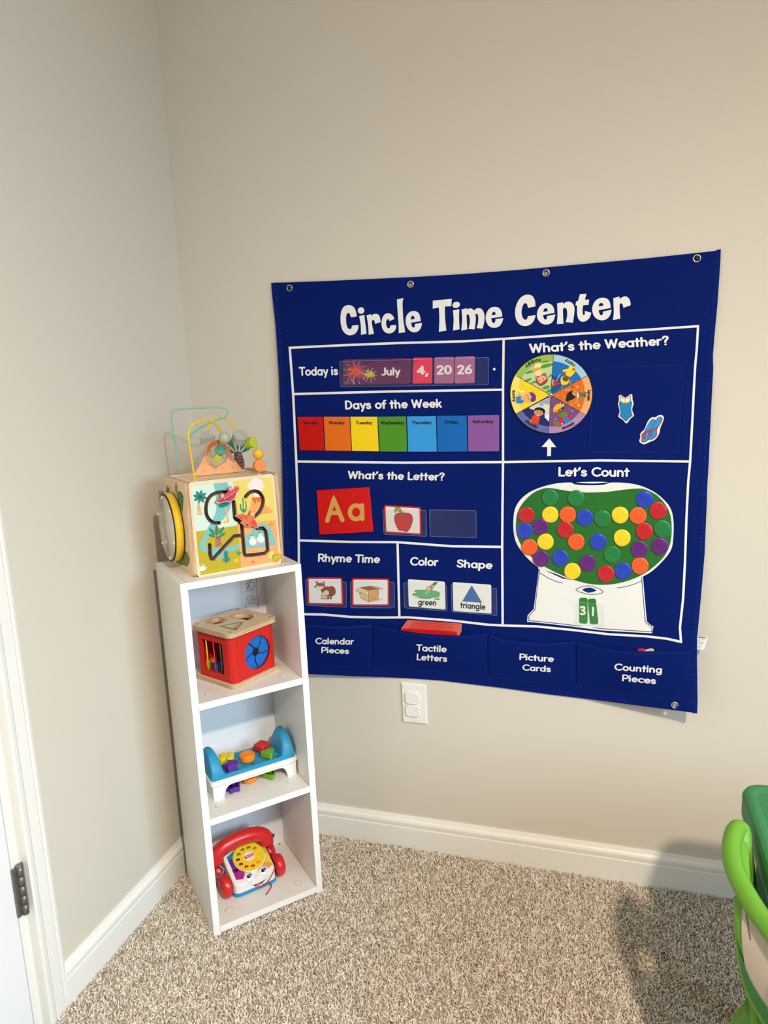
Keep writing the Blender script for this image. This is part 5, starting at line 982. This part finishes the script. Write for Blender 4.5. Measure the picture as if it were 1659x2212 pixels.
# ------------------------------------------------------------------ red shape-sorting box
RB = Frame((.2683, -.349, Z2), math.radians(70.5)); RW, RD, RH = .1556, .1464, .1364
redp = M('red_painted_wood', (206, 34, 26), .42, .4); redd = M('dark_red_edge', (120, 20, 26), .5)
rbox = thing('shape_sorter_box', 'red wooden shape sorting box with blue iris opening on the upper shelf', 'toy', RB.o, RB.ph)
sq = lambda i, r: rquad([(i, i), (RW-i, i), (RW-i, RD-i), (i, RD-i)], r, 6)
ply = wood('pale_plywood', (226, 204, 170), (204, 176, 138), (10, 60, 10)); ply_e = wood('pale_plywood_edge', (216, 190, 152), (176, 142, 104), (4, 4, 120), .6)
up = lambda z: (lambda u, v, d: Vector((u, v, z-d)))
mb = MB(); mb.plate(sq(0, .017), up(.0105), .0105, ply, edge=ply_e); mb.build('base_board', rbox)
def r3z(z): return lambda u, v: tuple(RB.onz(R3((u, v))[0], z).xy)
zt2 = r3z(RH)
outs = [((325, 345), (425, 265), (560, 245), (700, 275), (620, 350), (480, 375)), sm([(705, 240), (800, 200), (950, 185), (1075, 200), (1128, 245), (1090, 285), (1010, 310)], 3), ((545, 398), (930, 325), (945, 335), (845, 455), (810, 465))]
outs = [[zt2(*p) for p in o_] for o_ in outs]
hexa, half, trih = [[(sum(q[0] for q in o_)/len(o_)*(1-k)+x*k, sum(q[1] for q in o_)/len(o_)*(1-k)+y*k) for x, y in o_] for o_, k in zip(outs, (.78, .82, .74))]
mb = MB(); mb.plate(sq(0, .020), up(RH), .0115, ply, holes=[hexa, half, trih], edge=ply_e); lid = mb.build('lid', rbox)
for o_, h, c in zip(outs, (hexa, half, trih), ((196, 168, 104), (226, 152, 110), (96, 148, 122))):
    mb = MB(); mb.sheet(o_, lambda u, v: Vector((u, v, RH+.0002)), ink(*c), holes=[[(x, y) for x, y in h]]); mb.build('printed_outline', lid)
for x, y in ((.014, .014), (RW-.014, .014), (.014, RD-.014), (RW-.014, RD-.014)): mb = MB(); mb.lathe([(.0028, 0), (.0026, .0005), (0, .0006)], (x, y, RH), (0, 0, 1), M('screw_brass', (130, 116, 96), .4, .5, .8), 12); mb.build('screw', lid)
zb, zl = .0105, RH-.0115; ri = .0065
def post(cx, cy, a0):
    mb = MB(); R = .018; o_ = [(cx+R*math.cos(a0+PI/2*i/10), cy+R*math.sin(a0+PI/2*i/10)) for i in range(11)]+[(cx+(R-.009)*math.cos(a0+PI/2*(10-i)/10), cy+(R-.009)*math.sin(a0+PI/2*(10-i)/10)) for i in range(11)]
    mb.plate(o_, up(zl), zl-zb, redp); mb.build('corner_post', rbox)
c0 = ri+.018
post(c0, c0, PI); post(RW-c0, c0, PI*1.5); post(RW-c0, RD-c0, 0); post(c0, RD-c0, PI/2)
iy = ri+.0005
cirp = [RB.ony(R3(p)[0], iy) for p in ell((1178, 822), 200, 272, 36, .12)]
fc = [(p.x, p.z) for p in cirp]; fcx = sum(p[0] for p in fc)/36; fcz = sum(p[1] for p in fc)/36; fr = sum(math.hypot(p[0]-fcx, p[1]-fcz) for p in fc)/36
circ = ell((fcx, fcz), fr, fr, 40)
mb = MB(); mb.plate([(c0+.0005, zb), (RW-c0-.0005, zb), (RW-c0-.0005, zl), (c0+.0005, zl)], lambda u, v, d: Vector((u, iy+d, v)), .0085, redp, holes=[circ], edge=redd); mb.build('front_wall', rbox, label='red front wall with round opening')
mb = MB(); mb.lathe([(0, 0), (fr+.002, 0), (fr+.002, .0015), (0, .0015)], (fcx, iy+.0072, fcz), (0, 1, 0), M('blue_elastic', (28, 106, 196), .75, .2, bump=(900, .2, .0004)), 40, False); el = mb.build('elastic_iris', rbox, label='blue elastic iris with black slits')
mb = MB(); fk = lambda u, v: Vector((u, iy+.0068, v))
for k in range(5):
    a = 2*PI*k/5+.55; ribbon(mb, [(fcx+fr*t*math.cos(a+.5*t), fcz+fr*t*math.sin(a+.5*t)) for t in (.2, .4, .6, .8, .97)], .0022+.0010*(k % 2), fk, black, .004)
mb.sheet(ell((fcx, fcz), fr*.28, fr*.28, 6, .3), fk, black); mb.build('iris_slit', el, label='black slits and hub')
wq = [RB.onx(R3(p)[0], ri) for p in ((255, 605), (600, 690), (630, 1190), (285, 1095))]; ys = (min(p.y for p in wq), max(p.y for p in wq)); wy0 = (wq[1].y+wq[2].y)/2; wy1 = (wq[0].y+wq[3].y)/2; wz1 = (wq[0].z+wq[1].z)/2; wz0 = (wq[2].z+wq[3].z)/2
win = rquad([(wy0, wz0), (wy1, wz0), (wy1, wz1), (wy0, wz1)], .004, 3)
mb = MB(); mb.plate([(c0+.0005, zb), (RD-c0-.0005, zb), (RD-c0-.0005, zl), (c0+.0005, zl)], lambda u, v, d: Vector((ri+.0005+d, u, v)), .0085, redp, holes=[win]); mb.build('side_wall', rbox, label='red side wall with barred window')
mb = MB(); mb.box(c0, RW-c0, RD-ri-.0085, RD-ri-.0005, zb, zl, redp); mb.build('back_wall', rbox); mb = MB(); mb.box(RW-ri-.0085, RW-ri-.0005, c0, RD-c0, zb, zl, redp); mb.build('side_wall', rbox)
for t, col, nm in ((.80, (206, 206, 64), 'yellow'), (.46, (214, 40, 74), 'red'), (.15, (40, 104, 52), 'dark green')):
    y = wy0+(wy1-wy0)*t; mb = MB(); mb.tube([(ri+.0035, y, wz0-.002), (ri+.0035, y-.0012, (wz0+wz1)/2), (ri+.0035, y, wz1+.002)], .0016, M('cord_'+nm.split()[0], col, .6), 8); mb.build('elastic_cord', rbox, label=nm+' elastic cord across the window')
# blocks lying inside the box
def blockin(lab, col, c, sz, rot, six=False):
    mb = MB()
    mt = M('block_'+lab.split()[0], col, .45)
    if six: mb.lathe([(sz*.92, 0), (sz, .001), (sz, .027), (sz*.92, .028)], (0, 0, 0), (0, 0, 1), mt, 6, False)
    else: mb.box(-sz, sz, -sz*.8, sz*.8, 0, .026, mt, .001)
    w_ = RB.o+RB.e*c[0]+RB.n*c[1]+Vector((0, 0, zb+.0003)); o = mb.build('shape_block', None, None, lab, cat='block', group='blocks inside the red box'); o.location = w_; o.rotation_euler = (0, 0, RB.ph+rot)
blockin('yellow wooden block lying inside the red box behind its bars', (216, 170, 40), RB.onz(R3((425, 1000))[0], zb+.016), .016, .3, True)
blockin('violet blue wooden block lying inside the red box behind its bars', (84, 88, 158), RB.onz(R3((535, 1075))[0], zb+.014), .014, -.5)

# ------------------------------------------------------------------ tap and turn bench
BF = Frame((.1947, -.3696, Z3), math.radians(47.63)); BW, BD = .227, .105
wpl = M('white_toy_plastic', (240, 240, 236), .38, .45); bpl = M('blue_toy_plastic', (46, 150, 194), .45, .4)
bench = thing('peg_bench', 'blue and white toy peg bench with coloured turning shapes on the middle shelf', 'toy', BF.o, BF.ph)
mb = MB()
rim = lambda i, r: rquad([(i, i), (BW-i, i), (BW-i, BD-i), (i, BD-i)], r, 5)
def loft(mb, rings, mat, cap0=True, cap1=True, smooth=False):
    n = len(rings[0]); vs = [p for r in rings for p in r]; fs = [(j*n+i, j*n+(i+1) % n, (j+1)*n+(i+1) % n, (j+1)*n+i) for j in range(len(rings)-1) for i in range(n)]
    if cap0: fs.append(tuple(range(n)))
    if cap1: fs.append(tuple((len(rings)-1)*n+i for i in range(n)))
    mb.add(vs, fs, mat, smooth)
R_ = lambda i, r, z: [Vector((x, y, z)) for x, y in rim(i, r)]
loft(mb, [R_(.003, .010, .034), R_(.0015, .011, .038), R_(0, .012, .0395), R_(0, .012, .049), R_(.002, .011, .050)], wpl); bb = mb.build('bench_base', bench, label='white bench rim')
# front and back aprons with arched legs
for y0, y1 in ((.004, .009), (BD-.009, BD-.004)):
    pr = [(.006, .036), (.010, 0), (.031, 0), (.033, .012), (.037, .022), (.044, .029), (.053, .031), (.177, .031), (.186, .029), (.192, .022), (.196, .012), (.198, 0), (.217, 0), (.221, .036)]
    mb = MB(); mb.plate(pr, lambda u, v, d, y0=y0: Vector((u, y0+d, v)), y1-y0, wpl); mb.build('apron', bench)
for x0, x1 in ((.0055, .0115), (BW-.0115, BW-.0055)):
    mb = MB(); mb.plate([(.004, .036), (.0055, 0), (BD-.0055, 0), (BD-.004, .036)], lambda u, v, d, x0=x0: Vector((x0+d, u, v)), .006, wpl); mb.build('leg_panel', bench)
mb = MB(); loft(mb, [R_(.004, .010, .0492), R_(.004, .010, .056), R_(.008, .009, .0585), R_(.013, .008, .0585), R_(.017, .007, .0552)], bpl); deck = mb.build('deck', bench, label='blue deck plate')
for x, y in ((.1135, .0165), (.1795, .0165), (.0469, .0165), (.085, .088), (.135, .088), (.215, .05)): mb = MB(); mb.lathe([(.0052, 0), (.0052, .0005), (0, .0005)], (x, y, .0553), (0, 0, 1), M('dark_blue_recess', (10, 52, 78), .6), 16); mb.build('deck_hole', deck)
def endwall(flip):
    mx = (lambda x: BW-x) if flip else (lambda x: x); mb = MB(); rings = []
    for t in range(9):
        k = t/8; z = .050+.056*k
        sx0 = .0045+.004*k**1.5+.003*(k == 1); sx1 = .046-.017*k**.6-.004*(k == 1); f = (1-k**2.6); ya = .004+(1-f)*.036+.001; yb = BD-.005-(1-f)*.020
        rings.append([Vector((mx(x), y, z)) for x, y in rquad([(sx0, ya), (sx1, ya+.003), (sx1, yb-.003), (sx0, yb)], .008, 4)])
    loft(mb, rings, bpl, smooth=True); mb.build('end_wall', bench, label='blue curved end wall')
endwall(False); endwall(True)
def pegshape(kind, r):
    if kind == 'round': return ell((0, 0), r, r, 28)
    if kind == 'square': return rquad([(-r*.85, -r*.85), (r*.85, -r*.85), (r*.85, r*.85), (-r*.85, r*.85)], r*.35, 5)
    if kind == 'tri': return rquad([(-r*1.1, r*.75), (0.1*r, -r*1.1), (r*1.15, r*.65)], r*.4, 5)
    if kind == 'star': return sm([(r*(1.05 if k % 2 == 0 else .66)*math.cos(PI/5*k+.3), r*(1.05 if k % 2 == 0 else .66)*math.sin(PI/5*k+.3)) for k in range(10)], 3, True)
    a, b = r*.40, r*1.05; return rquad([(-b, -a), (-a, -a), (-a, -b), (a, -b), (a, -a), (b, -a), (b, a), (a, a), (a, b), (-a, b), (-a, a), (-b, a)], r*.2, 3)
def peg(lab, kind, col, x, y, r, low=True, rot=0.0):
    mt = M('peg_'+lab.split()[0], col, .42, .4); z0, z1 = .0585, .0745; sh = [(p[0]*math.cos(rot)-p[1]*math.sin(rot), p[0]*math.sin(rot)+p[1]*math.cos(rot)) for p in pegshape(kind, r)]
    mb = MB(); S = lambda k, z: [Vector((x+p[0]*k, y+p[1]*k, z)) for p in sh]
    loft(mb, [S(.95, z0), S(1, z0+.002), S(1, z1-.003), S(.93, z1-.0008), S(.86, z1)], mt, smooth=False); o = mb.build('peg', bench, label=lab)
    mb = MB(); mb.tube([(x+r*.78*t*math.cos(2*PI*3.2*t), y+r*.66*t*math.sin(2*PI*3.2*t), z1) for t in [i/90 for i in range(6, 91)]] if kind in ('round', 'star', 'square') else [(x+r*.5*t*math.cos(2*PI*2.4*t), y+r*.45*t*math.sin(2*PI*2.4*t), z1) for t in [i/60 for i in range(6, 61)]], .0007, mt, 6); mb.build('spiral_ridge', o)
    mb = MB(); mb.lathe([(.0055, .012), (.0055, z0)], (x, y, 0), (0, 0, 1), mt, 16); mb.build('stem', o)
    if low:
        mb = MB(); L = lambda k, z: [Vector((x+p[0]*k, y+p[1]*k, z)) for p in sh]
        loft(mb, [L(.97, .003), L(1, .005), L(1, .0155), L(.92, .0155), L(.90, .006)], mt); mb.build('lower_shape', o)
peg('yellow cross peg', 'cross', (238, 208, 30), .061, .068, .0200, True, .35); peg('purple star peg', 'star', (98, 42, 150), .060, .024, .0195, True); peg('orange round peg', 'round', (246, 138, 34), .1085, .045, .0195); peg('red square peg', 'square', (204, 44, 46), .158, .074, .0195, True, .5); peg('green triangle peg', 'tri', (112, 170, 30), .158, .026, .0180)

# ------------------------------------------------------------------ toy telephone on wheels
PF = Frame((.2156, -.3415, ZB), math.radians(49)); PW, PD = .115, .118
phone = thing('toy_telephone', 'toy pull-along telephone with red handset and smiling white face on the bottom shelf', 'toy', PF.o, PF.ph)
SLP = math.radians(21); PY, PZ = .004, .036
slq = lambda a, b, e=0.0: Vector((a, PY+b*math.cos(SLP)-e*math.sin(SLP), PZ+b*math.sin(SLP)+e*math.cos(SLP)))
_sn = -math.sin(SLP)*PF.n+math.cos(SLP)*Vector((0, 0, 1)); _so = PF.o+PF.n*PY+Vector((0, 0, PZ))
def slp(e): return lambda u, v: PF.loc(hit(*PH((u, v))[0], _so+_sn*e, _sn))
body_w = M('white_phone_plastic', (240, 238, 234), .3, .5)
def ringx(y0, y1, x0, x1, z, r): return [Vector((x, y, z)) for x, y in rquad([(x0, y0), (x1, y0), (x1, y1), (x0, y1)], r, 5)]
mb = MB(); loft(mb, [ringx(.002, PD-.002, .002, PW-.002, .0015, .018), ringx(0, PD, -.001, PW+.001, .003, .02), ringx(0, PD, -.001, PW+.001, .0102, .02), ringx(.002, PD-.002, .001, PW-.001, .0110, .018)], M('blue_phone_base', (42, 136, 196), .4, .45)); mb.build('chassis', phone, label='blue base')
mb = MB(); zt_ = lambda y: PZ+(y-PY)*math.tan(SLP)
n_ = 8; bot = ringx(.001, PD-.003, .001, PW-.001, .0110, .018); rings = [bot, [Vector((p.x, p.y, .031)) for p in bot]]
def slant(k, dz): return [Vector((PW/2+(p.x-PW/2)*k, PD/2+(p.y-PD/2)*k, min(zt_(max(PY, PD/2+(p.y-PD/2)*k)), .070)+dz)) for p in bot]
rings += [slant(1.0, -.0045), slant(.985, -.0015), slant(.95, 0)]
loft(mb, rings, body_w, smooth=False); body = mb.build('body', phone, label='white sloping body')
def lab_col(pts, c, e=.0003): mb.sheet(pts, slp(e), ink(*c))
mb = MB(); dc = (853, 755)
for p, c in (([dc, (575, 610), (410, 755), (435, 805)], (26, 136, 150)), ([dc, (435, 805), (510, 975)], (88, 44, 124)), ([dc, (510, 975), (530, 1040), (600, 1085)], (128, 40, 128)), ([dc, (530, 1030), (600, 1205), (735, 1190), (770, 1060)], (164, 40, 128)),
             ([dc, (890, 478), (1110, 462), (1140, 510), (1080, 555)], (82, 138, 48)), ([dc, (1080, 555), (1140, 510), (1225, 660), (1165, 690)], (158, 192, 44)), ([dc, (1165, 690), (1225, 660), (1310, 865), (1190, 840)], (228, 206, 40)), ([dc, (1190, 840), (1310, 865), (1330, 895), (1250, 965), (1110, 920)], (228, 156, 66))): lab_col(p, c)
mb.build('label_sticker', body, label='rainbow coloured sticker')
dcl = slp(.0)(*dc); na = dcl.x; nb = (dcl.y-PY)/math.cos(SLP); DRd = .0402; dax = Vector((0, -math.sin(SLP), math.cos(SLP)))
hol = []
for (x, y), c in (((728, 600), (58, 132, 96)), ((845, 558), (60, 120, 50)), ((966, 572), (110, 150, 40)), ((650, 692), (26, 120, 140)), ((637, 800), (58, 44, 92)), ((697, 890), (110, 34, 84)), ((806, 938), (170, 34, 60)), ((932, 920), (206, 50, 40)), ((1036, 848), (232, 150, 50)), ((1080, 742), (236, 196, 50))):
    q = slp(.005)(x, y); hol.append(((q.x, (q.y-PY+.005*math.sin(SLP))/math.cos(SLP)), c))
dial_y = M('yellow_dial', (244, 204, 30), .32, .5)
mb = MB(); mb.lathe([(DRd+.0012, 0), (DRd+.0016, .0012), (DRd+.0006, .0018)], slq(na, nb, .0004), dax, body_w, 48)
mb.plate(ell((na, nb), DRd, DRd, 48), lambda u, v, d: slq(u, v, .0052-d), .0040, dial_y, holes=[ell(h, .0056, .0050, 16) for h, _ in hol]); dial = mb.build('dial', phone, label='yellow rotary dial with ten finger holes')
mb = MB()
for h, c in hol: mb.sheet(ell(h, .0060, .0055, 14), lambda u, v: slq(u, v, .0024), ink(*c)); mb.sheet(ell((h[0]+.0004, h[1]-.002), .0012, .0018, 8), lambda u, v: slq(u, v, .0026), ink(236, 226, 190))
mb.build('finger_hole_print', dial)
hub = slp(.0056)(855, 730); ha, hb = hub.x, (hub.y-PY+.0056*math.sin(SLP))/math.cos(SLP)
mb = MB(); mb.sheet(ell((ha, hb), .0145, .0138, 32), lambda u, v: slq(u, v, .0054), ink(232, 226, 222)); sp = lambda u, v: slp(.0057)(u, v)
aw = [(757, 742), (938, 663), (955, 700), (935, 722), (912, 722), (895, 745), (872, 738), (852, 760), (830, 756), (812, 782), (775, 788)]
mb.sheet(aw, sp, ink(206, 30, 34)); text(mb, 'Fi she r P ri ce'.replace(' ', ''), (776, 770), (940, 702), (-8, -26), lambda u, v: slp(.0059)(u, v), ink(240, 220, 220), .08); mb.build('hub_label', dial, label='white hub label with a red awning emblem')
# face
def fron(e): return lambda u, v: PF.ony(PH((u, v))[0], -e)
for x, y in ((862, 1160), (1146, 1040)):
    c_ = slp(.002)(x, y); cc = Vector((c_.x, max(c_.y, .002)+.0035, c_.z-.0035))
    vd = Vector((0, -.80, .60)); vu = Vector((0, .60, .80)); vr = Vector((1, 0, 0))
    mb = MB(); mb.lathe([(.0145, -.004), (.0140, .001), (.0122, .0042), (.0095, .0062), (.005, .0074), (0, .0078)], cc, vd, body_w, 32); eye = mb.build('eye', phone, label='bulging eye looking up')
    def onb(u, v, e, cc=cc):
        r = math.hypot(u, v); h = .0078*math.sqrt(max(0, 1-(r/.0150)**2))
        return cc+vr*u+vu*v+vd*(h+e)
    mb = MB()
    ribbon(mb, ell((0, -.0006), .0084, .0094, 28), .0007, lambda u, v: onb(u, v, .0004), ink(186, 186, 188), .003, closed=True)
    mb.sheet(ell((.0004, .0045), .0068, .0046, 22, .25), lambda u, v: onb(u, v, .0005), ink(20, 22, 34), step=.002); mb.sheet(ell((.0034, .0032), .0026, .0020, 14, .5), lambda u, v: onb(u, v, .0007), ink(120, 160, 214)); mb.sheet(ell((.0002, .0068), .0014, .0009, 8), lambda u, v: onb(u, v, .0008), ink(240, 240, 244))
    mb.build('pupil', eye, label='dark pupil with blue iris')
mb = MB(); mb.sphere(fron(-.0005)(1030, 1150)+Vector((0, .0008, 0)), .0042, body_w, 16, (1.2, .7, .8)); mb.build('nose', phone)
mb = MB(); fm2 = fron(.0004)
mou = [(893, 1303), (940, 1310), (1020, 1285), (1110, 1245), (1205, 1178), (1165, 1225), (1120, 1290), (1060, 1335), (1000, 1340), (960, 1320)]
mb.sheet(mou, fm2, ink(24, 22, 26)); mb.sheet([(985, 1322), (1030, 1292), (1075, 1275), (1110, 1268), (1095, 1305), (1050, 1332), (1005, 1338)], fron(.0006), ink(236, 128, 128)); mb.sheet([(1060, 1335), (1100, 1290), (1150, 1235), (1190, 1195), (1165, 1240), (1110, 1310)], fron(.0008), ink(240, 236, 234)); mb.build('mouth', phone, label='open smiling mouth')
# handset
redt = M('red_toy_plastic', (208, 36, 38), .3, .5)
hs = sm([(-.016, .084, .060), (-.017, .0845, .074), (-.008, .085, .086), (.012, .0855, .0955), (.036, .086, .1005), (.060, .086, .1020), (.084, .086, .0995), (.106, .0855, .0915), (.119, .085, .080), (.121, .0845, .069), (.120, .084, .060)], 5)
nn_ = len(hs); rad = [.0190+.002*abs(2*i/(nn_-1)-1)**3-(.004 if i in (0, nn_-1) else 0) for i in range(nn_)]
mb = MB(); mb.tube(hs, rad, redt, 20); mb.build('handset', phone, label='red curved handset')
mb = MB()
for x in (.012, .082): mb.box(x, x+.020, .098, .112, .06, .112-.01*(x < .05), body_w, .004)
mb.build('cradle', phone, label='white cradle prongs')
def wheel_(x0, x1, y, lab):
    mb = MB(); s = 1 if x1 > x0 else -1; L = abs(x1-x0); mb.lathe([(.020, 0), (.0265, .002), (.0275, .006), (.0275, L-.008), (.025, L-.003), (.019, L)], (x0, y, .0277), (s, 0, 0), redt, 36); mb.lathe([(.006, L), (.005, L+.0012), (0, L+.0014)], (x0, y, .0277), (s, 0, 0), redt, 16); mb.build('wheel', phone, label=lab)
wheel_(-.003, -.027, .026, 'red wheel'); wheel_(-.003, -.027, .092, 'red wheel'); wheel_(PW+.003, PW+.027, .026, 'red wheel'); wheel_(PW+.003, PW+.027, .092, 'red wheel')
cordb = M('blue_cord', (84, 158, 206), .5); mb = MB(); mb.tube(sm([(-.016, .076, .058), (-.012, .062, .060), (-.006, .058, .052), (-.010, .056, .044), (-.020, .052, .042), (-.028, .06, .038)], 5), .0017, cordb, 8); mb.build('coil_cord', phone, label='light blue handset cord')
strr = M('red_string', (176, 24, 40), .6)
mb = MB(); mb.tube(sm([slp(.004)(1255, 460), slp(.006)(1290, 520), slp(.006)(1310, 620), slp(.005)(1375, 760), slp(.004)(1392, 860), slp(.003)(1370, 980), slp(.0025)(1310, 1110), PF.ony(PH((1240, 1230))[0], -.004), PF.ony(PH((1160, 1310))[0], -.004), PF.ony(PH((1060, 1355))[0], -.003)], 6), .0013, strr, 8); mb.build('pull_string', phone, label='red pull string across the face')
mb = MB(); p1_ = PF.onz(PH((1300, 1320))[0], .0035); p2_ = PF.onz(PH((1250, 1420))[0], .0016); p3_ = PF.onz(PH((1190, 1500))[0], .0016); p0_ = p1_+Vector((.001, .02, .004)); mb.tube(sm([p0_, p1_, p2_, p3_], 6), .0014, strr, 8); mb.build('string_end', phone, label='red string end lying on the shelf')

# ------------------------------------------------------------------ green table and chair at the right edge
tgreen = M('green_table_plastic', (54, 122, 76), .5, .3); tdark = M('green_table_apron', (26, 84, 42), .5, .3)
TX, TY1, TZ = 1.338, -.345, .505
table = thing('kids_table', "green plastic children's table at the right edge of the room", 'table', (TX+.30, TY1-.35, 0))
to = Vector((TX+.30, TY1-.35, 0)); tr = lambda i, z, r=.045: [Vector((x, y, z))-to for x, y in rquad([(TX+i, TY1-.75+i), (TX+.62-i, TY1-.75+i), (TX+.62-i, TY1-i), (TX+i, TY1-i)], r-i*.6, 6)]
mb = MB(); loft(mb, [tr(.006, TZ-.052), tr(.0, TZ-.046), tr(0, TZ-.010), tr(.004, TZ-.002), tr(.010, TZ), tr(.016, TZ), tr(.021, TZ-.003), tr(.024, TZ-.005)], tgreen); mb.build('table_top', table, label='green table top with raised rim')
for x, y in ((.055, -.055), (.565, -.055), (.055, -.695), (.565, -.695)):
    mb = MB(); c_ = Vector((TX+x, TY1+y, 0))-to; mb.lathe([(.022, .0), (.024, .004), (.030, TZ-.05)], c_, (0, 0, 1), tdark, 20); mb.build('leg', table)
lime = M('lime_chair_plastic', (100, 156, 46), .42, .4); midg = M('green_chair_plastic', (42, 128, 60), .45, .35)
chairo = Vector((1.40, -.70, 0)); chair = thing('kids_chair', "lime green plastic children's chair pushed against the green table", 'chair', chairo)
hz = lambda x, y, z: hit(x, y, Vector((0, 0, z)), Vector((0, 0, 1)))
limb = [hz(1613, 1905, .462), hz(1610, 1870, .472), hz(1607, 1830, .490)]
rimp = limb+[hz(1602, 1796, .508), hz(1592, 1792, .513), hz(1583, 1812, .510), hz(1580, 1842, .504), hz(1588, 1880, .497), hz(1606, 1920, .490), hz(1634, 1967, .484), hz(1662, 2005, .480), hz(1700, 2055, .478), hz(1760, 2120, .480)]
rimp = [Vector(p) for p in sm(rimp, 5)]
mb = MB(); mb.tube([p-chairo for p in rimp], [.009+.006*min(1, i/16) for i in range(len(rimp))], lime, 16); mb.build('back_rim', chair, label='lime green rounded back rim')
mb = MB(); web = [hz(1592, 1800, .508), hz(1584, 1830, .503), hz(1590, 1875, .495), hz(1606, 1915, .487), hz(1613, 1925, .455), hz(1611, 1880, .468), hz(1608, 1835, .486), hz(1602, 1802, .503)]
mb.add([p-chairo+Vector((.006, .002, 0)) for p in web], [tuple(range(8))], lime); wo_ = mb.build('back_web', chair); wo_.modifiers.new('thickness', 'SOLIDIFY').thickness = .004
dkg = M('shaded_chair_green', (16, 74, 28), .5, .3); mb = MB(); sup = [hz(1616, 1796, .497), hz(1624, 1830, .485), hz(1630, 1870, .470), hz(1637, 1922, .452), hz(1628, 1940, .440), hz(1617, 1920, .448), hz(1614, 1860, .472)]  # inner face of the chair back, its shade painted as dark green
mb.add([p-chairo for p in sup], [tuple(range(7))], dkg); so_ = mb.build('back_inner_face', chair, label='inner face of the back with its shade painted dark green'); so_.modifiers.new('thickness', 'SOLIDIFY').thickness = .005
top_c = [hz(1612, 1925, .485), hz(1634, 1967, .478), hz(1662, 2005, .474), hz(1700, 2055, .472), hz(1760, 2120, .474)]
sil = [hz(1599, 1960, .455), hz(1592, 2020, .425), hz(1597, 2085, .395), hz(1620, 2160, .365), hz(1680, 2260, .34)]
low = [hz(1606, 1985, .445)+Vector((.02, 0, -.02)), hz(1600, 2060, .40)+Vector((.02, 0, -.03)), hz(1608, 2120, .36)+Vector((.02, 0, -.04)), hz(1640, 2190, .33)+Vector((.02, 0, -.04)), hz(1700, 2280, .31)+Vector((.02, 0, -.03))]
tc, sc_, lc = [[Vector(p) for p in sm(q, 4)] for q in (top_c, sil, low)]
def shellp(i, t):
    a, b = tc[i], sc_[i]; out = Vector((-.012, 0, 0))*math.sin(PI*t); return Vector(a).lerp(Vector(b), t)+out
mb = MB(); rows = 7; n = len(tc); vs = [shellp(i, r/(rows-1)) for r in range(rows) for i in range(n)]+[Vector(p) for p in lc]
mb.add([p-chairo for p in vs], [(r*n+i, r*n+i+1, (r+1)*n+i+1, (r+1)*n+i) for r in range(rows-1) for i in range(n-1)], lime, True); mb.add([p-chairo for p in [shellp(i, 1) for i in range(n)]+[Vector(q) for q in lc]], [(i, i+1, n+i+1, n+i) for i in range(n-1)], midg, True)
bo = mb.build('backrest', chair, label='lime green curved backrest'); bo.modifiers.new('thickness', 'SOLIDIFY').thickness = .004; bo.modifiers['thickness'].offset = 0
def onshell(nm, i0, t0, t1, mat, lab):
    mb = MB(); rows2 = 5; k_ = n-i0; vs = []
    for r in range(rows2):
        for i in range(i0, n):
            a, b = t0(i), t1(i); p = shellp(i, a+(b-a)*r/(rows2-1)); vs.append(p+(CAM-p).normalized()*.0065-chairo)
    mb.add(vs, [(r*k_+i, r*k_+i+1, (r+1)*k_+i+1, (r+1)*k_+i) for r in range(rows2-1) for i in range(k_-1)], mat, True)
    if nm == 'sticker':
        for a, b in ((.15, .3), (.25, .38)):
            q = [vs[2*k_+2+j]+Vector((0, 0, (a-.2)*.02))+(CAM-chairo-vs[2*k_+2+j]).normalized()*.001 for j in range(6)]; mb.tube(q, .0004, M('dark_scratch', (90, 76, 66), .8), 5)
    mb.build(nm, bo, label=lab)
onshell('sticker', 1, lambda i: .10, lambda i: .16+.56*min(1, (i-1)/9), M('white_worn_sticker', (190, 178, 164), .6, .3), 'worn white sticker on the back')
onshell('lower_band', 3, lambda i: .80-.1*min(1, (i-3)/6), lambda i: .96, midg, 'darker green lower band')
mb = MB(); mb.box(1.315, 1.60, -.93, -.60, .262, .290, lime, .012, 3); mb2 = MB(); mb2.v = [p-chairo for p in mb.v]; mb2.f, mb2.mi, mb2.sm, mb2.mats = mb.f, mb.mi, mb.sm, mb.mats; mb2.build('seat', chair)
for a_, b_ in (((1.335, -.635, .275), (1.262, -.535, 0)), ((1.335, -.90, .275), (1.275, -.97, 0)), ((1.56, -.63, .275), (1.60, -.57, 0)), ((1.56, -.90, .275), (1.60, -.96, 0))):
    mb = MB(); mb.tube([Vector(a_)-chairo, Vector(a_).lerp(Vector(b_), .5)-chairo, Vector(b_)-chairo+Vector((0, 0, .0005))], [.026, .022, .017], lime, 16); mb.build('leg', chair)
